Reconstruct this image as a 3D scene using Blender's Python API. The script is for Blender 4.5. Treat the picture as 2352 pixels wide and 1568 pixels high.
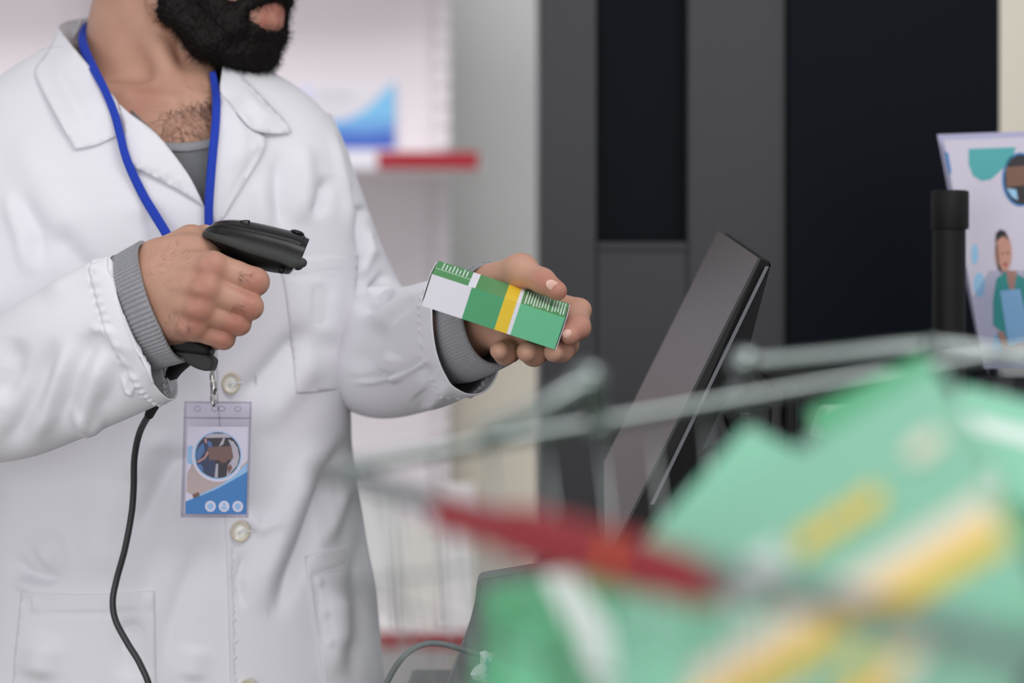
import bpy, bmesh, math, random
import numpy as np
from mathutils import Vector, Matrix
from mathutils.bvhtree import BVHTree
from mathutils.geometry import delaunay_2d_cdt

random.seed(7)
rng = np.random.default_rng(7)
for o in list(bpy.data.objects):
    bpy.data.objects.remove(o)
scn = bpy.context.scene
COL = scn.collection

# ------------------------------------------------------------------ camera
CAMH = 1.30
LENS = 85.0
FPX = LENS / 36.0 * 2352.0
cam_d = bpy.data.cameras.new('camera')
cam = bpy.data.objects.new('camera', cam_d)
COL.objects.link(cam)
cam.location = (0, 0, CAMH)
cam.rotation_euler = (math.pi / 2, 0, 0)
cam_d.lens = LENS
cam_d.sensor_width = 36.0
cam_d.clip_start = 0.05
cam_d.dof.use_dof = True
cam_d.dof.focus_distance = 2.06
cam_d.dof.aperture_fstop = 3.5
scn.camera = cam

# ------------------------------------------------------------------ world, lights, exposure
vs = scn.view_settings
vs.view_transform = 'Standard'
vs.look = 'None'
vs.gamma = 1.0
vs.use_curve_mapping = False
vs.exposure = -0.05
w = bpy.data.worlds.new('world')
scn.world = w
w.use_nodes = True
w.node_tree.nodes['Background'].inputs[0].default_value = (0.93, 0.95, 1.0, 1)
w.node_tree.nodes['Background'].inputs[1].default_value = 0.59


def area_light(name, loc, target, sx, sy, power, color=(1, 1, 1)):
    l = bpy.data.lights.new(name, 'AREA')
    l.shape = 'RECTANGLE'
    l.size, l.size_y = sx, sy
    l.energy = power
    l.color = color
    o = bpy.data.objects.new(name, l)
    COL.objects.link(o)
    o.location = loc
    d = Vector(target) - Vector(loc)
    o.rotation_euler = d.to_track_quat('-Z', 'Y').to_euler()
    return o


area_light('ceiling_lamp_over_counter', (-0.75, 1.0, 2.75), (-0.15, 2.2, 1.3), 1.3, 0.9, 2.5, (1.0, 0.97, 0.96))
area_light('front_fill_light', (-0.3, -1.5, 1.05), (-0.2, 2.2, 1.15), 3.2, 1.9, 56, (0.98, 0.99, 1.0))  # added fill light behind the camera, evens out the front; no window there
area_light('ceiling_lamp_on_left', (-2.3, 0.1, 2.5), (-0.2, 2.2, 1.25), 1.8, 1.4, 0.8, (1.0, 0.985, 0.97))
area_light('ceiling_lamp_over_aisle', (0.8, 0.7, 2.8), (0.5, 1.6, 1.1), 1.2, 0.8, 18, (1.0, 0.98, 0.97))
area_light('ceiling_lamp_by_shelf', (-0.6, 4.5, 2.9), (-0.5, 5.9, 1.4), 3.4, 0.7, 33, (1.0, 0.97, 0.98))


# ------------------------------------------------------------------ materials
def lin(c):
    out = []
    for v in c[:3]:
        v = v / 255.0
        out.append(v / 12.92 if v <= 0.04045 else ((v + 0.055) / 1.055) ** 2.4)
    return (*out, 1.0)


_M = {}


def mat(name, rgb, rough=0.5, metal=0.0, spec=0.5, coat=0.0, sss=0.0, var=0.0, vscale=60.0, bump=0.0, bscale=400.0, sheen=0.0):
    if name in _M:
        return _M[name]
    m = bpy.data.materials.new(name)
    m.use_nodes = True
    nt = m.node_tree
    b = nt.nodes['Principled BSDF']
    b.inputs['Base Color'].default_value = lin(rgb)
    b.inputs['Roughness'].default_value = rough
    b.inputs['Metallic'].default_value = metal
    b.inputs['Specular IOR Level'].default_value = spec
    b.inputs['Coat Weight'].default_value = coat
    b.inputs['Sheen Weight'].default_value = sheen
    if sss:
        b.inputs['Subsurface Weight'].default_value = sss
        b.inputs['Subsurface Radius'].default_value = (1.0, 0.35, 0.2)
        b.inputs['Subsurface Scale'].default_value = 0.004
    tc = nt.nodes.new('ShaderNodeTexCoord')
    if var:
        n = nt.nodes.new('ShaderNodeTexNoise')
        n.inputs['Scale'].default_value = vscale
        n.inputs['Detail'].default_value = 4
        nt.links.new(tc.outputs['Object'], n.inputs['Vector'])
        mx = nt.nodes.new('ShaderNodeMix')
        mx.data_type = 'RGBA'
        c = lin(rgb)
        mx.inputs['A'].default_value = (*[min(1, x * (1 + var)) for x in c[:3]], 1)
        mx.inputs['B'].default_value = (*[x * (1 - var) for x in c[:3]], 1)
        nt.links.new(n.outputs['Fac'], mx.inputs['Factor'])
        nt.links.new(mx.outputs['Result'], b.inputs['Base Color'])
    if bump:
        n2 = nt.nodes.new('ShaderNodeTexNoise')
        n2.inputs['Scale'].default_value = bscale
        n2.inputs['Detail'].default_value = 3
        nt.links.new(tc.outputs['Object'], n2.inputs['Vector'])
        bp = nt.nodes.new('ShaderNodeBump')
        bp.inputs['Strength'].default_value = bump
        bp.inputs['Distance'].default_value = 0.001
        nt.links.new(n2.outputs['Fac'], bp.inputs['Height'])
        nt.links.new(bp.outputs['Normal'], b.inputs['Normal'])
    _M[name] = m
    return m


def rib_material(name, rgb, period, axis=0):
    m = mat(name, rgb, rough=0.95, spec=0.1, var=0.18, vscale=300, sheen=0.3)
    nt = m.node_tree
    b = nt.nodes['Principled BSDF']
    tc = nt.nodes.new('ShaderNodeTexCoord')
    wv = nt.nodes.new('ShaderNodeTexWave')
    wv.bands_direction = 'XYZ'[axis]
    wv.inputs['Scale'].default_value = 0.31416 / period
    wv.inputs['Distortion'].default_value = 0.4
    nt.links.new(tc.outputs['Object'], wv.inputs['Vector'])
    bp = nt.nodes.new('ShaderNodeBump')
    bp.inputs['Strength'].default_value = 1.0
    bp.inputs['Distance'].default_value = period * 0.6
    nt.links.new(wv.outputs['Fac'], bp.inputs['Height'])
    nt.links.new(bp.outputs['Normal'], b.inputs['Normal'])
    return m


def clear_material(name, tint, gloss=0.12):
    m = bpy.data.materials.new(name)
    m.use_nodes = True
    nt = m.node_tree
    nt.nodes.clear()
    out = nt.nodes.new('ShaderNodeOutputMaterial')
    tr = nt.nodes.new('ShaderNodeBsdfTransparent')
    tr.inputs[0].default_value = lin(tint)
    gl = nt.nodes.new('ShaderNodeBsdfGlossy')
    gl.inputs['Roughness'].default_value = 0.08
    lw = nt.nodes.new('ShaderNodeLayerWeight')
    lw.inputs['Blend'].default_value = gloss
    mx = nt.nodes.new('ShaderNodeMixShader')
    nt.links.new(lw.outputs['Fresnel'], mx.inputs[0])
    nt.links.new(tr.outputs[0], mx.inputs[1])
    nt.links.new(gl.outputs[0], mx.inputs[2])
    nt.links.new(mx.outputs[0], out.inputs[0])
    return m


def skin_material():
    m = mat('skin', (192, 146, 124), rough=0.47, spec=0.4, sss=0.12, bump=0.10, bscale=900)
    nt = m.node_tree
    b = nt.nodes['Principled BSDF']
    tc = nt.nodes.new('ShaderNodeTexCoord')
    n = nt.nodes.new('ShaderNodeTexNoise')
    n.inputs['Scale'].default_value = 38
    n.inputs['Detail'].default_value = 5
    nt.links.new(tc.outputs['Object'], n.inputs['Vector'])
    mx = nt.nodes.new('ShaderNodeMix')
    mx.data_type = 'RGBA'
    mx.inputs['A'].default_value = lin((201, 158, 136))
    mx.inputs['B'].default_value = lin((182, 134, 112))
    nt.links.new(n.outputs['Fac'], mx.inputs['Factor'])
    at = nt.nodes.new('ShaderNodeAttribute')
    at.attribute_name = 'ruddy'
    mx2 = nt.nodes.new('ShaderNodeMix')
    mx2.data_type = 'RGBA'
    mx2.inputs['B'].default_value = lin((160, 84, 74))
    nt.links.new(mx.outputs['Result'], mx2.inputs['A'])
    nt.links.new(at.outputs['Fac'], mx2.inputs['Factor'])
    nt.links.new(mx2.outputs['Result'], b.inputs['Base Color'])
    return m


M_SKIN = skin_material()
M_COAT = mat('white_cotton', (230, 228, 233), rough=0.9, spec=0.15, bump=0.25, bscale=1500, sheen=0.1)
M_HAIR = mat('black_brown_hair', (20, 14, 12), rough=0.6, spec=0.22)
M_FINEHAIR = mat('fine_body_hair', (66, 44, 36), rough=0.6)
M_KNIT = mat('grey_knit', (150, 150, 154), rough=0.95, spec=0.1, var=0.22, vscale=420, bump=0.5, bscale=1400, sheen=0.3)
M_BLACK = mat('black_plastic', (13, 13, 14), rough=0.3, spec=0.36, bump=0.05, bscale=2500)
M_BLACKMATT = mat('black_matt_plastic', (12, 12, 13), rough=0.6, spec=0.3)
M_RUBBER = mat('dark_grey_rubber', (58, 60, 58), rough=0.65, spec=0.3)
M_CABLE = mat('cable_rubber', (50, 50, 54), rough=0.4, spec=0.5)
M_BLUE = mat('blue_ribbon', (38, 66, 178), rough=0.75, spec=0.2, var=0.1, vscale=300, bump=0.5, bscale=1500)
M_METAL = mat('polished_metal', (190, 188, 184), rough=0.18, metal=1.0)
M_WHITE = mat('white_card', (232, 230, 238), rough=0.5)
M_GREEN = mat('green_print', (80, 164, 114), rough=0.42, spec=0.5)
M_LGREEN = mat('light_green_print', (106, 194, 146), rough=0.42, spec=0.5)
M_DGREEN = mat('leaf_green_print', (86, 150, 92), rough=0.42, spec=0.5)
M_YELLOW = mat('yellow_print', (238, 200, 48), rough=0.42, spec=0.5)
M_PRINTW = mat('white_print', (220, 232, 224), rough=0.5)


# ------------------------------------------------------------------ geometry helpers
def P(px, py, d):
    return Vector(((px - 1176.0) / FPX * d, d, CAMH - (py - 784.0) / FPX * d))


def proj(V):
    V = np.asarray(V)
    return np.stack([V[:, 0] / V[:, 1] * FPX + 1176.0, 784.0 + (CAMH - V[:, 2]) / V[:, 1] * FPX], 1)


def link(o, parent=None):
    COL.objects.link(o)
    if parent is not None:
        o.parent = parent
    return o


def mesh_obj(name, verts, faces, m, parent=None, smooth=True, mats=None, mi=None):
    me = bpy.data.meshes.new(name)
    me.from_pydata([tuple(map(float, v)) for v in verts], [], [tuple(map(int, f)) for f in faces])
    for q in (mats if mats else [m]):
        me.materials.append(q)
    if mi is not None:
        me.polygons.foreach_set('material_index', np.asarray(mi, dtype=np.int32))
    if smooth:
        me.polygons.foreach_set('use_smooth', np.ones(len(me.polygons), dtype=bool))
    me.update()
    o = bpy.data.objects.new(name, me)
    return link(o, parent)


def empty(name, loc, parent=None):
    o = bpy.data.objects.new(name, None)
    o.location = loc
    o.empty_display_size = 0.05
    link(o, parent)
    return o


def adopt(o, parent):
    """parent keeping the world place (parents are unrotated empties or meshes at the origin)"""
    o.parent = parent
    o.matrix_parent_inverse = Matrix.Translation(parent.location).inverted()
    return o


def tag(o, label, cat=None, group=None, kind=None):
    o['label'] = label
    if cat:
        o['category'] = cat
    if group:
        o['group'] = group
    if kind:
        o['kind'] = kind
    return o


def solidify(o, t, off=-1.0):
    md = o.modifiers.new('thick', 'SOLIDIFY')
    md.thickness = t
    md.offset = off
    return o


def bevel(o, wd, seg=2):
    md = o.modifiers.new('bevel', 'BEVEL')
    md.width = wd
    md.segments = seg
    md.limit_method = 'ANGLE'
    return o


def catmull(pts, n):
    p = np.asarray(pts, float)
    k = len(p)
    ext = np.vstack([2 * p[0] - p[1], p, 2 * p[-1] - p[-2]])
    t = np.linspace(0, k - 1 - 1e-9, n)
    i = t.astype(int)
    f = (t - i)[:, None]
    p0, p1, p2, p3 = ext[i], ext[i + 1], ext[i + 2], ext[i + 3]
    return 0.5 * (2 * p1 + (p2 - p0) * f + (2 * p0 - 5 * p1 + 4 * p2 - p3) * f ** 2 + (-p0 + 3 * p1 - 3 * p2 + p3) * f ** 3)


def normed(a):
    return a / np.maximum(1e-9, np.linalg.norm(a, axis=-1, keepdims=True))


def ring_faces(nr, nc, close_caps=False):
    f = []
    for i in range(nr - 1):
        for j in range(nc):
            j2 = (j + 1) % nc
            f.append((i * nc + j, i * nc + j2, (i + 1) * nc + j2, (i + 1) * nc + j))
    if close_caps:
        f.append(tuple(range(nc - 1, -1, -1)))
        f.append(tuple((nr - 1) * nc + j for j in range(nc)))
    return f


def tube_data(pts, r, seg=12, n=None, flat=1.0):
    """tube along a smooth path; r number or list; returns verts, faces"""
    pts = [tuple(p) for p in pts]
    n = n or max(8, 8 * len(pts))
    c = catmull(pts, n) if len(pts) > 2 else np.linspace(pts[0], pts[1], n)
    rr = np.interp(np.linspace(0, 1, n), np.linspace(0, 1, len(r)), r) if hasattr(r, '__len__') else np.full(n, r)
    T = normed(np.gradient(c, axis=0))
    ref = np.array([0.0, 0.0, 1.0]) if abs(T[0][2]) < 0.9 else np.array([1.0, 0, 0])
    U = np.zeros_like(T)
    u = ref
    for i in range(n):
        u = u - np.dot(u, T[i]) * T[i]
        u = u / max(1e-9, np.linalg.norm(u))
        U[i] = u
    V = np.cross(T, U)
    a = np.linspace(0, 2 * math.pi, seg, endpoint=False)
    vs_ = c[:, None] + rr[:, None, None] * (np.cos(a)[None, :, None] * U[:, None] + flat * np.sin(a)[None, :, None] * V[:, None])
    return vs_.reshape(-1, 3), ring_faces(n, seg, True)


def tube(name, pts, r, m, parent=None, seg=12, n=None, flat=1.0):
    v, f = tube_data(pts, r, seg, n, flat)
    return mesh_obj(name, v, f, m, parent)


def join_data(parts):
    V, F = [], []
    k = 0
    for v, f in parts:
        v = np.asarray(v)
        V.append(v)
        F += [tuple(i + k for i in q) for q in f]
        k += len(v)
    return np.vstack(V), F


def box_data(o, ex, ey, ez):
    """box from corner o with edge vectors"""
    o, ex, ey, ez = map(np.array, (o, ex, ey, ez))
    v = [o, o + ex, o + ex + ey, o + ey, o + ez, o + ex + ez, o + ex + ey + ez, o + ey + ez]
    f = [(0, 3, 2, 1), (4, 5, 6, 7), (0, 1, 5, 4), (1, 2, 6, 5), (2, 3, 7, 6), (3, 0, 4, 7)]
    return np.array(v), f


def box(name, x0, x1, y0, y1, z0, z1, m, parent=None, bev=0.0):
    v, f = box_data((x0, y0, z0), (x1 - x0, 0, 0), (0, y1 - y0, 0), (0, 0, z1 - z0))
    o = mesh_obj(name, v, f, m, parent, smooth=False)
    if bev:
        bevel(o, bev)
    return o


def prism(name, poly, thick, m, parent=None, bev=0.0):
    """poly: list of 3-D points (planar-ish), thick: vector"""
    k = len(poly)
    A = [Vector(p) for p in poly]
    B = [p + Vector(thick) for p in A]
    f = [tuple(range(k)), tuple(range(2 * k - 1, k - 1, -1))] + [(i, i + k, (i + 1) % k + k, (i + 1) % k) for i in range(k)]
    o = mesh_obj(name, A + B, f, m, parent, smooth=False)
    bm = bmesh.new()
    bm.from_mesh(o.data)
    bmesh.ops.recalc_face_normals(bm, faces=bm.faces)
    bm.to_mesh(o.data)
    bm.free()
    if bev:
        bevel(o, bev)
    return o


def fold(V, N, strokes):
    """raise or sink cloth along creases: strokes = (polyline in picture pixels, width px, height mm)"""
    pix = proj(V)
    look = normed(np.array([0, 0, CAMH]) - V)
    face = np.clip((N * look).sum(1) * 3 + 0.3, 0, 1)
    disp = np.zeros(len(V))
    for pts, wd, amp in strokes:
        p = np.asarray(pts, float)
        seg = np.linalg.norm(np.diff(p, axis=0), axis=1)
        tot = seg.sum()
        best = np.full(len(V), 1e9)
        along = np.zeros(len(V))
        acc = 0.0
        for i in range(len(p) - 1):
            d = p[i + 1] - p[i]
            t = np.clip(((pix - p[i]) @ d) / (d @ d), 0, 1)
            q = np.linalg.norm(pix - (p[i] + t[:, None] * d), axis=1)
            m_ = q < best
            best[m_] = q[m_]
            along[m_] = (acc + t[m_] * seg[i]) / tot
            acc += seg[i]
        taper = np.clip(np.minimum(along, 1 - along) * 3 + 0.08, 0, 1)
        taper = taper * taper * (3 - 2 * taper)
        disp += amp * 0.00165 * np.exp(-(best / wd) ** 2) * taper
    return V + N * (disp * face)[:, None]


def grid_normals(G):
    """G (nr,nc,3) closed in the second index, outward"""
    du = np.roll(G, -1, 1) - np.roll(G, 1, 1)
    dv = np.gradient(G, axis=0)
    return normed(np.cross(du, dv))


def in_poly(pix, poly):
    p = np.asarray(poly, float)
    x, y = pix[:, 0], pix[:, 1]
    ins = np.zeros(len(pix), bool)
    j = len(p) - 1
    for i in range(len(p)):
        c = ((p[i, 1] > y) != (p[j, 1] > y)) & (x < (p[j, 0] - p[i, 0]) * (y - p[i, 1]) / (p[j, 1] - p[i, 1] + 1e-12) + p[i, 0])
        ins ^= c
        j = i
    return ins


def smooth_poly(poly, corners=(), n=10):
    """Catmull-rounded closed outline; indices in corners stay sharp"""
    p = [np.array(q, float) for q in poly]
    k = len(p)
    out = []
    for i in range(k):
        p0, p1, p2, p3 = p[(i - 1) % k], p[i], p[(i + 1) % k], p[(i + 2) % k]
        if i in corners:
            p0 = 2 * p1 - p2
        if (i + 1) % k in corners:
            p3 = 2 * p2 - p1
        for s in range(n):
            f = s / n
            out.append(0.5 * (2 * p1 + (p2 - p0) * f + (2 * p0 - 5 * p1 + 4 * p2 - p3) * f * f + (-p0 + 3 * p1 - 3 * p2 + p3) * f ** 3))
    return out


def patch2d(poly, step):
    poly = [np.array(q, float) for q in poly]
    a = np.array(poly)
    lo, hi = a.min(0), a.max(0)
    xs, ys = np.arange(lo[0], hi[0], step), np.arange(lo[1], hi[1], step)
    g = np.array([(x + (step / 2 if k % 2 else 0), y) for k, y in enumerate(ys) for x in xs]) if len(xs) * len(ys) else np.zeros((0, 2))
    if len(g):
        g = g[in_poly(g, poly)]
        # keep away from outline
        keep = np.ones(len(g), bool)
        for i in range(len(a)):
            d = a[(i + 1) % len(a)] - a[i]
            t = np.clip(((g - a[i]) @ d) / (d @ d + 1e-9), 0, 1)
            keep &= np.linalg.norm(g - (a[i] + t[:, None] * d), axis=1) > step * 0.45
        g = g[keep]
    n = len(a)
    co = [Vector((q[0], q[1])) for q in a] + [Vector((q[0], q[1])) for q in g]
    vv, _, ff, *_ = delaunay_2d_cdt(co, [], [list(range(n))], 1, 1e-4)
    return np.array([(v.x, v.y) for v in vv]), [tuple(f) for f in ff]


def tps(ctrl):
    """thin-plate spline through (px,py,value)"""
    c = np.asarray(ctrl, float)
    n = len(c)
    s = 200.0

    def U(r2):
        return r2 * np.log(r2 + 1e-12)
    X = c[:, :2] / s
    K = U(((X[:, None] - X[None]) ** 2).sum(2)) + np.eye(n) * 1e-6
    Pm = np.hstack([np.ones((n, 1)), X])
    A = np.zeros((n + 3, n + 3))
    A[:n, :n] = K
    A[:n, n:] = Pm
    A[n:, :n] = Pm.T
    sol = np.linalg.solve(A, np.concatenate([c[:, 2], np.zeros(3)]))

    def f(pix):
        Y = np.asarray(pix, float) / s
        return U(((Y[:, None] - X[None]) ** 2).sum(2)) @ sol[:n] + sol[n] + Y @ sol[n + 1:]
    return f


class Caster:
    def __init__(self, *meshes):
        V, F = join_data(meshes)
        self.b = BVHTree.FromPolygons([Vector(v) for v in V], F)

    def depth(self, px, py, default=None):
        d = P(px, py, 1.0) - Vector((0, 0, CAMH))
        h = self.b.ray_cast(Vector((0, 0, CAMH)), d.normalized())
        return h[0].y if h[0] is not None else default


def patch(name, poly, depth, m, parent, thick=0.0015, step=10, smooth=True, strokes=None):
    """thin cloth or paper piece: outline in picture pixels, depth(pix array) -> distances"""
    v2, f = patch2d(poly, step)
    dd = depth(v2)
    V = np.array([P(x, y, d) for (x, y), d in zip(v2, dd)])
    # front faces look at the camera
    F = []
    for q in f:
        a, b, c = (V[q[0]], V[q[1]], V[q[2]])
        nrm = np.cross(b - a, c - a)
        F.append(q if nrm @ (np.array([0, 0, CAMH]) - a) > 0 else q[::-1])
    if strokes:
        N = np.zeros_like(V)
        for q in F:
            nr = np.cross(V[q[1]] - V[q[0]], V[q[2]] - V[q[0]])
            for i in q:
                N[i] += nr
        V = fold(V, normed(N), strokes)
    o = mesh_obj(name, V, F, m, parent, smooth)
    if thick:
        solidify(o, thick, -1.0)
    return o


# ------------------------------------------------------------------ implicit surfaces (one smooth continuous skin)
class Field:
    def __init__(self, lo, hi, h):
        self.lo = np.array(lo, float)
        self.h = h
        self.n = np.ceil((np.array(hi) - self.lo) / h).astype(int) + 1
        self.f = np.full(self.n, 1.0, dtype=np.float32)

    def grid(self, a, b):
        i0 = np.clip(np.floor((np.array(a) - self.lo) / self.h).astype(int), 0, self.n - 1)
        i1 = np.clip(np.ceil((np.array(b) - self.lo) / self.h).astype(int) + 1, 1, self.n)
        sl = tuple(slice(x, y) for x, y in zip(i0, i1))
        ax = [self.lo[k] + self.h * np.arange(i0[k], i1[k]) for k in range(3)]
        return sl, np.stack(np.meshgrid(*ax, indexing='ij'), -1)

    def merge(self, sl, d, k):
        a = self.f[sl]
        if k > 0:
            hh = np.clip(0.5 + 0.5 * (d - a) / k, 0, 1)
            self.f[sl] = d * (1 - hh) + a * hh - k * hh * (1 - hh)
        else:
            self.f[sl] = np.minimum(a, d)

    def carve(self, sl, d, k):
        a = -self.f[sl]
        hh = np.clip(0.5 + 0.5 * (d - a) / k, 0, 1)
        self.f[sl] = -(d * (1 - hh) + a * hh - k * hh * (1 - hh))

    def cone(self, a, b, r0, r1, k=0.004, cut=False):
        a, b = np.array(a, float), np.array(b, float)
        mg = max(r0, r1) + k * 1.5 + 2 * self.h
        sl, X = self.grid(np.minimum(a, b) - mg, np.maximum(a, b) + mg)
        if X.size == 0:
            return
        ab = b - a
        t = np.clip(((X - a) @ ab) / (ab @ ab + 1e-12), 0, 1)
        d = np.linalg.norm(X - (a + t[..., None] * ab), axis=-1) - (r0 + (r1 - r0) * t)
        (self.carve if cut else self.merge)(sl, d, k)

    def chain(self, pts, rad, k=0.004):
        for i in range(len(pts) - 1):
            self.cone(pts[i], pts[i + 1], rad[i], rad[i + 1], k)

    def blob(self, c, r, k=0.006, axes=None, cut=False):
        c, r = np.array(c, float), np.array(r, float)
        mg = r.max() + k * 1.5 + 2 * self.h
        sl, X = self.grid(c - mg, c + mg)
        if X.size == 0:
            return
        X = X - c
        if axes is not None:
            X = X @ np.array(axes).T
        k0 = np.linalg.norm(X / r, axis=-1)
        k1 = np.linalg.norm(X / (r * r), axis=-1)
        d = k0 * (k0 - 1.0) / np.maximum(k1, 1e-9)
        (self.carve if cut else self.merge)(sl, d, k)

    def mesh(self, relax=1):
        f = self.f
        nx, ny, nz = f.shape
        s = f < 0
        cnt = np.zeros((nx - 1, ny - 1, nz - 1), np.int8)
        off = [(i, j, k) for i in (0, 1) for j in (0, 1) for k in (0, 1)]
        for i, j, k in off:
            cnt += s[i:nx - 1 + i, j:ny - 1 + j, k:nz - 1 + k]
        act = (cnt > 0) & (cnt < 8)
        C = np.argwhere(act)
        idx = np.full(act.shape, -1, np.int64)
        idx[act] = np.arange(len(C))
        val = {o: f[C[:, 0] + o[0], C[:, 1] + o[1], C[:, 2] + o[2]] for o in off}
        acc = np.zeros((len(C), 3))
        num = np.zeros(len(C))
        for o in off:
            for ax in range(3):
                if o[ax] == 0:
                    o2 = tuple(1 if q == ax else o[q] for q in range(3))
                    a, b = val[o], val[o2]
                    mk = (a < 0) != (b < 0)
                    t = np.where(mk, a / np.where(mk, a - b, 1), 0)
                    p = np.tile(np.array(o, float), (len(C), 1))
                    p[:, ax] += t
                    acc += p * mk[:, None]
                    num += mk
        V = self.lo + self.h * (C + acc / np.maximum(num, 1)[:, None])
        quads = []
        for ax in range(3):
            a1, a2 = (ax + 1) % 3, (ax + 2) % 3
            sh = [slice(None)] * 3
            sh2 = [slice(None)] * 3
            sh[ax] = slice(0, -1)
            sh2[ax] = slice(1, None)
            A, B = s[tuple(sh)], s[tuple(sh2)]
            E = np.argwhere(A != B)
            ok = (E[:, a1] > 0) & (E[:, a2] > 0) & (E[:, a1] < f.shape[a1] - 1) & (E[:, a2] < f.shape[a2] - 1)
            E = E[ok]
            ins = A[tuple(E.T)]
            q = []
            for d1, d2 in ((1, 1), (0, 1), (0, 0), (1, 0)):
                c = E.copy()
                c[:, a1] -= d1
                c[:, a2] -= d2
                q.append(idx[tuple(c.T)])
            q = np.stack(q, 1)
            q[~ins] = q[~ins][:, ::-1]
            quads.append(q)
        Q = np.vstack(quads)
        for _ in range(relax):
            acc = np.zeros_like(V)
            num = np.zeros(len(V))
            for i in range(4):
                a, b = Q[:, i], Q[:, (i + 1) % 4]
                np.add.at(acc, a, V[b])
                np.add.at(acc, b, V[a])
                np.add.at(num, a, 1)
                np.add.at(num, b, 1)
            V = V * 0.4 + 0.6 * acc / np.maximum(num, 1)[:, None]
        return V, Q


def vert_normals(V, Q):
    N = np.zeros_like(V)
    nr = np.cross(V[Q[:, 2]] - V[Q[:, 0]], V[Q[:, 3]] - V[Q[:, 1]])
    for i in range(4):
        np.add.at(N, Q[:, i], nr)
    return normed(N)


def strands(roots, dirs, length, r0, curl, segs=4, droop=0.0):
    """hair: thin three-sided tapering tubes"""
    n = len(roots)
    c = np.zeros((n, segs + 1, 3))
    c[:, 0] = roots
    d = normed(dirs)
    for s in range(segs):
        d = normed(d + rng.normal(0, curl, (n, 3)) + np.array([0, 0, -droop]))
        c[:, s + 1] = c[:, s] + d * (length / segs)[:, None]
    a = normed(np.cross(d, rng.normal(0, 1, (n, 3))))
    b = np.cross(d, a)
    V = np.zeros((n, segs + 1, 3, 3))
    for s in range(segs + 1):
        r = r0 * (1 - 0.8 * s / segs)
        for q in range(3):
            an = q * 2.0944
            V[:, s, q] = c[:, s] + r * (math.cos(an) * a + math.sin(an) * b)
    base = (np.arange(n) * (segs + 1) * 3)[:, None, None, None]
    F = []
    for s in range(segs):
        for q in range(3):
            q2 = (q + 1) % 3
            F.append(np.array([s * 3 + q, s * 3 + q2, (s + 1) * 3 + q2, (s + 1) * 3 + q]))
    F = (np.array(F)[None] + base[:, 0]).reshape(-1, 4)
    return V.reshape(-1, 3), F

def Q(px, py, d):
    return np.array(P(px, py, d))


# ================================================================== THE PERSON
# torso of the coat: py, left edge px, right edge px, half depth, centre distance
ROWS = np.array([
    (40, 170, 520, .058, 2.385), (90, 140, 535, .064, 2.385), (120, 108, 548, .068, 2.382), (150, 55, 575, .075, 2.38), (190, -5, 655, .085, 2.375), (230, -60, 712, .096, 2.37),
    (290, -108, 768, .107, 2.362), (350, -135, 795, .115, 2.355), (420, -150, 812, .122, 2.35), (500, -150, 822, .126, 2.345),
    (600, -140, 824, .126, 2.342), (700, -120, 815, .124, 2.34), (800, -90, 806, .122, 2.34), (900, -60, 798, .122, 2.34),
    (1000, -25, 802, .122, 2.34), (1080, 2, 812, .123, 2.34), (1150, 0, 826, .124, 2.34), (1200, -15, 835, .126, 2.34),
    (1350, -45, 860, .13, 2.34), (1568, -70, 877, .134, 2.34), (1800, -85, 888, .138, 2.34), (2100, -95, 893, .14, 2.34), (2420, -100, 896, .142, 2.34)], float)


def torso_rows(py):
    L, R, b, yc = [np.interp(py, ROWS[:, 0], ROWS[:, k]) for k in (1, 2, 3, 4)]
    xl, xr = (L - 1176) / FPX * yc, (R - 1176) / FPX * yc
    return (xl + xr) / 2, (xr - xl) / 2, b, yc


def smooth1(a, k):
    ker = np.hanning(k + 2)[1:-1]
    ker /= ker.sum()
    return np.convolve(np.pad(a, (k // 2, k // 2), mode='edge'), ker, 'valid')


NT = 620
PYS = np.linspace(40, 2420, NT)
TCX, TA, TB, TY = [smooth1(x, 15) for x in torso_rows(PYS)]
TZ = CAMH - (PYS - 784) / FPX * TY
NEXP = 2.35


def torso_grid(inset, nc):
    th = np.linspace(0, 2 * math.pi, nc, endpoint=False)
    ct, st = np.cos(th), np.sin(th)
    ex = np.sign(ct) * np.abs(ct) ** (2 / NEXP)
    ey = np.sign(st) * np.abs(st) ** (2 / NEXP)
    X = TCX[:, None] + (TA - inset)[:, None] * ex
    Y = TY[:, None] - (TB - inset)[:, None] * ey
    Z = np.repeat(TZ[:, None], nc, 1)
    return np.stack([X, Y, Z], -1)


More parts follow.
